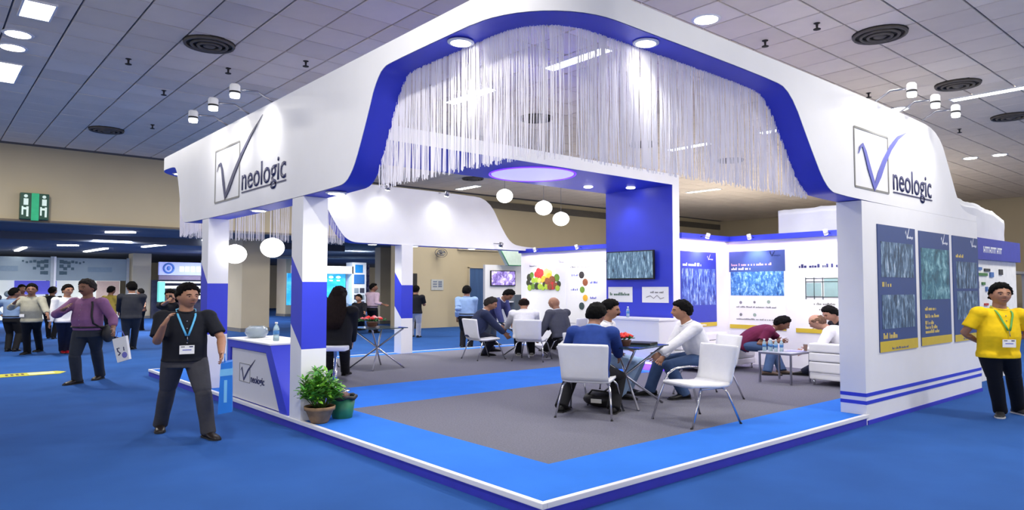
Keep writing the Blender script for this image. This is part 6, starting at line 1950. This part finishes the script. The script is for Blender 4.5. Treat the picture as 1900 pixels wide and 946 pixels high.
for q in range(3):
    for w in range(2):
        stand_box('small_picture', st, 0.9 + 0.34 * w, 1.16 + 0.34 * w, -0.52, -0.5, 0.65 + 0.36 * q, 0.90 + 0.36 * q, DARKP if (q + w) % 2 else FROST)
stand_box('tower', st, 1.66, 2.2, 0.2, 0.6, 1.3, 2.9, photo_mat('patterned_panel', [(0.4, (60, 60, 110)), (0.6, (150, 140, 170)), (0.8, (220, 220, 230))], 5))
stand_box('low_counter', st, -2.6, 0.9, -0.9, -0.5, 0, 0.75, mat('counter_cyan', (60, 130, 180), 0.6))
b_ = NB(); prism(b_, [(-6, 2.95), (5.0, 3.2), (5.0, 3.32), (-6, 3.05)], 1, -3.0, -2.6); mobj('roof_truss', b_, mat('truss_pale', (170, 182, 188), 0.6), st)

# white booth with television behind the meeting group
st = empty('exhibition_stand', (14.0, 17.6, 0), 0, 'white neighbouring booth with a television beside the blue door', 'stand')
stand_box('panel', st, -0.55, 1.4, 0, 0.12, 0, 2.52, WHITE)
stand_box('shelf', st, 0.1, 1.0, -0.3, 0, 1.05, 1.1, WHITE2)
stand_box('dark_unit', st, 0.65, 1.25, -0.35, -0.02, 0.72, 1.35, mat('slate_unit', (88, 98, 110), 0.5))
tv = empty('wall_television', (14.32, 17.58, 2.0), 0, 'television with bright violet picture on the neighbouring white booth', 'television')
b_ = NB(); box(b_, -0.64, 0.62, -0.06, 0, -0.30, 0.30, 0.01); mobj('casing', b_, BLACK, tv)
b_ = NB(); box(b_, -0.61, 0.59, -0.066, -0.06, -0.27, 0.27); mobj('screen', b_, photo_mat('tv_violet_picture', [(0.35, (50, 40, 100)), (0.5, (140, 120, 190)), (0.65, (225, 220, 240)), (0.8, (40, 40, 60))], 4, emit=0.9), tv)
st2 = empty('hanging_light_box', (14.5, 17.3, 2.5), 0, 'pale green tilted light box above the neighbouring booth', 'light box')
b_ = NB(); prism(b_, [(-0.62, 0.62), (0.7, 0.66), (0.7, 0.0), (-0.2, 0.0)], 1, -0.1, 0.1); mobj('box_body', b_, mat('pale_green_white', (196, 216, 206), 0.6), st2)
b_ = NB()
tube(b_, [(-0.62, -0.11, 0.62), (-0.2, -0.11, 0.0), (0.7, -0.11, 0.0)], 0.02, 6); mobj('green_edge', b_, mat('edge_green', (40, 130, 90), 0.5), st2)

# neighbour booth at the other side: box with plastic cover
nb_ = empty('neighbour_booth', (9.7, 0.35, 0), 0, 'neighbouring stand with blue name band and product pictures behind the man in yellow', 'stand')
stand_box('display_wall', nb_, 0.0, 3.2, 0.0, 0.1, 0, 2.1, mat('display_wall_white', (226, 226, 226), 0.6))
stand_box('name_band', nb_, -0.1, 3.2, -0.08, 0.1, 2.1, 2.47, mat('name_band_blue', (62, 70, 160), 0.5))
for u0, u1 in ((0.98, 1.22), (1.30, 1.66), (1.72, 1.96)):
    b_ = NB()
    u = u0
    while u < u1:
        w_ = 0.055
        box(b_, u, u + w_ * 0.3, -0.086, -0.08, 2.22, 2.33)
        box(b_, u + w_ * 0.3, u + w_, -0.086, -0.08, 2.30 if int(u * 100) % 2 else 2.25, 2.325 if int(u * 100) % 2 else 2.275)
        u += 0.078
    mobj('band_lettering', b_, PAPER, nb_)
stand_box('green_strip', nb_, 0.0, 3.0, -0.01, 0, 1.15, 1.21, mat('strip_green', (90, 180, 90), 0.5))
r5 = random.Random(5)
PC = [mat('prod_%s' % n, c, 0.5) for n, c in (('red', (180, 60, 60)), ('green', (70, 120, 70)), ('grey', (130, 134, 140)), ('dark', (60, 62, 66)), ('blue', (70, 110, 170)))]
for q, (u, z, w, h) in enumerate([(0.12, 1.9, .16, .1), (0.12, 1.72, .14, .12), (0.14, 1.55, .14, .12), (0.8, 1.92, .3, .05), (1.25, 1.9, .3, .05), (0.9, 1.82, .5, .05), (1.55, 1.8, .2, .09), (0.82, 1.6, .1, .12), (1.1, 1.66, .16, .05), (1.3, 1.55, .1, .08), (1.6, 1.45, .3, .06),
                                  (0.4, 1.4, .16, .12), (0.62, 1.42, .16, .1), (1.9, 1.4, .1, .1), (1.9, 1.26, .1, .1), (1.9, 1.1, .1, .08), (0.3, 1.3, .2, .03), (1.2, 1.3, .2, .04), (2.1, 1.85, .2, .1), (0.1, 1.0, .2, .1), (0.5, 0.9, .2, .14), (1.0, 0.9, .22, .12), (1.5, 0.85, .2, .16), (1.9, 0.9, .2, .1)]):
    stand_box('product_picture', nb_, u, u + w, -0.02, 0, z, z + h, PC[(q * 3 + q // 4) % 5])
stand_box('side_wall', nb_, -0.1, 0.0, 0.0, 3.2, 0, 2.6, WHITE2)
stand_box('bounce_panel', nb_, 0.3, 20.3, 3.7, 10.2, 2.15, 2.25, WHITE2)  # added unseen white panels that bounce hall light onto the far ceiling
stand_box('bounce_panel', nb_, 4.3, 20.3, 10.2, 14.6, 2.15, 2.25, WHITE2)
for x_ in (0.4, 10.3, 20.1):  # posts carrying the added bounce panels, also unseen
    for y_ in (3.8, 10.0):
        stand_box('bounce_panel_post', nb_, x_, x_ + 0.1, y_, y_ + 0.1, 0, 2.15, WHITE2)
cov = empty('covered_crate', (9.62, 0.5, 2.5), 0, 'large box wrapped in pale plastic sheet above the neighbouring stand', 'cover')
b_ = NB()
X0, X1, Y0, Y1, Z1 = 0.0, 3.2, 0.0, 2.95, 0.64
nx, ny = 26, 24
top = {}
for i in range(nx + 1):
    for j in range(ny + 1):
        x, y = X0 + (X1 - X0) * i / nx, Y0 + (Y1 - Y0) * j / ny
        z = Z1 + 0.05 * noise.noise(Vector((x * 1.4, y * 1.4, 0))) + 0.02 * noise.noise(Vector((x * 5, y * 5, 3)))
        z -= 0.10 * max(0, (x - 1.2)) ** 1.3 * 0.8 * (1 if y < 1.0 else 0.4)
        top[i, j] = b_.verts.new((x, y, z))
for i in range(nx):
    for j in range(ny):
        b_.faces.new([top[i, j], top[i + 1, j], top[i + 1, j + 1], top[i, j + 1]])
def skirt(keys):
    prev = None
    for k in keys:
        v = top[k]
        col = [v]
        for q in range(1, 7):
            t = q / 6
            out = 0.025 * noise.noise(Vector((v.co.x * 6 + v.co.y * 6, t * 2, 5)))
            col.append(b_.verts.new((v.co.x + (out if k[0] in (0, nx) else 0), v.co.y + (out if k[1] in (0, ny) else 0), v.co.z * (1 - t) + 0.0 * t)))
        if prev:
            for A, B, C, D in zip(prev, col, col[1:], prev[1:]):
                b_.faces.new([A, B, C, D])
        prev = col
skirt([(i, 0) for i in range(nx + 1)]); skirt([(nx, j) for j in range(ny + 1)]); skirt([(0, j) for j in range(ny + 1)]); skirt([(i, ny) for i in range(nx + 1)])
bmesh.ops.recalc_face_normals(b_, faces=b_.faces)
mobj('plastic_sheet', b_, mat('milky_plastic', (206, 208, 216), 0.35, var=0.06, scale=2, bump=0.15, bscale=8), cov, True)
b_ = NB()
for k in range(4):
    ell(b_, (0.95 + 0.06 * k, -0.02, 0.10 - 0.02 * (k % 2)), 0.03, 0.012, 0.02, 8, 6)
mobj('tape_mark', b_, mat('tape_grey', (150, 150, 150), 0.6), cov)
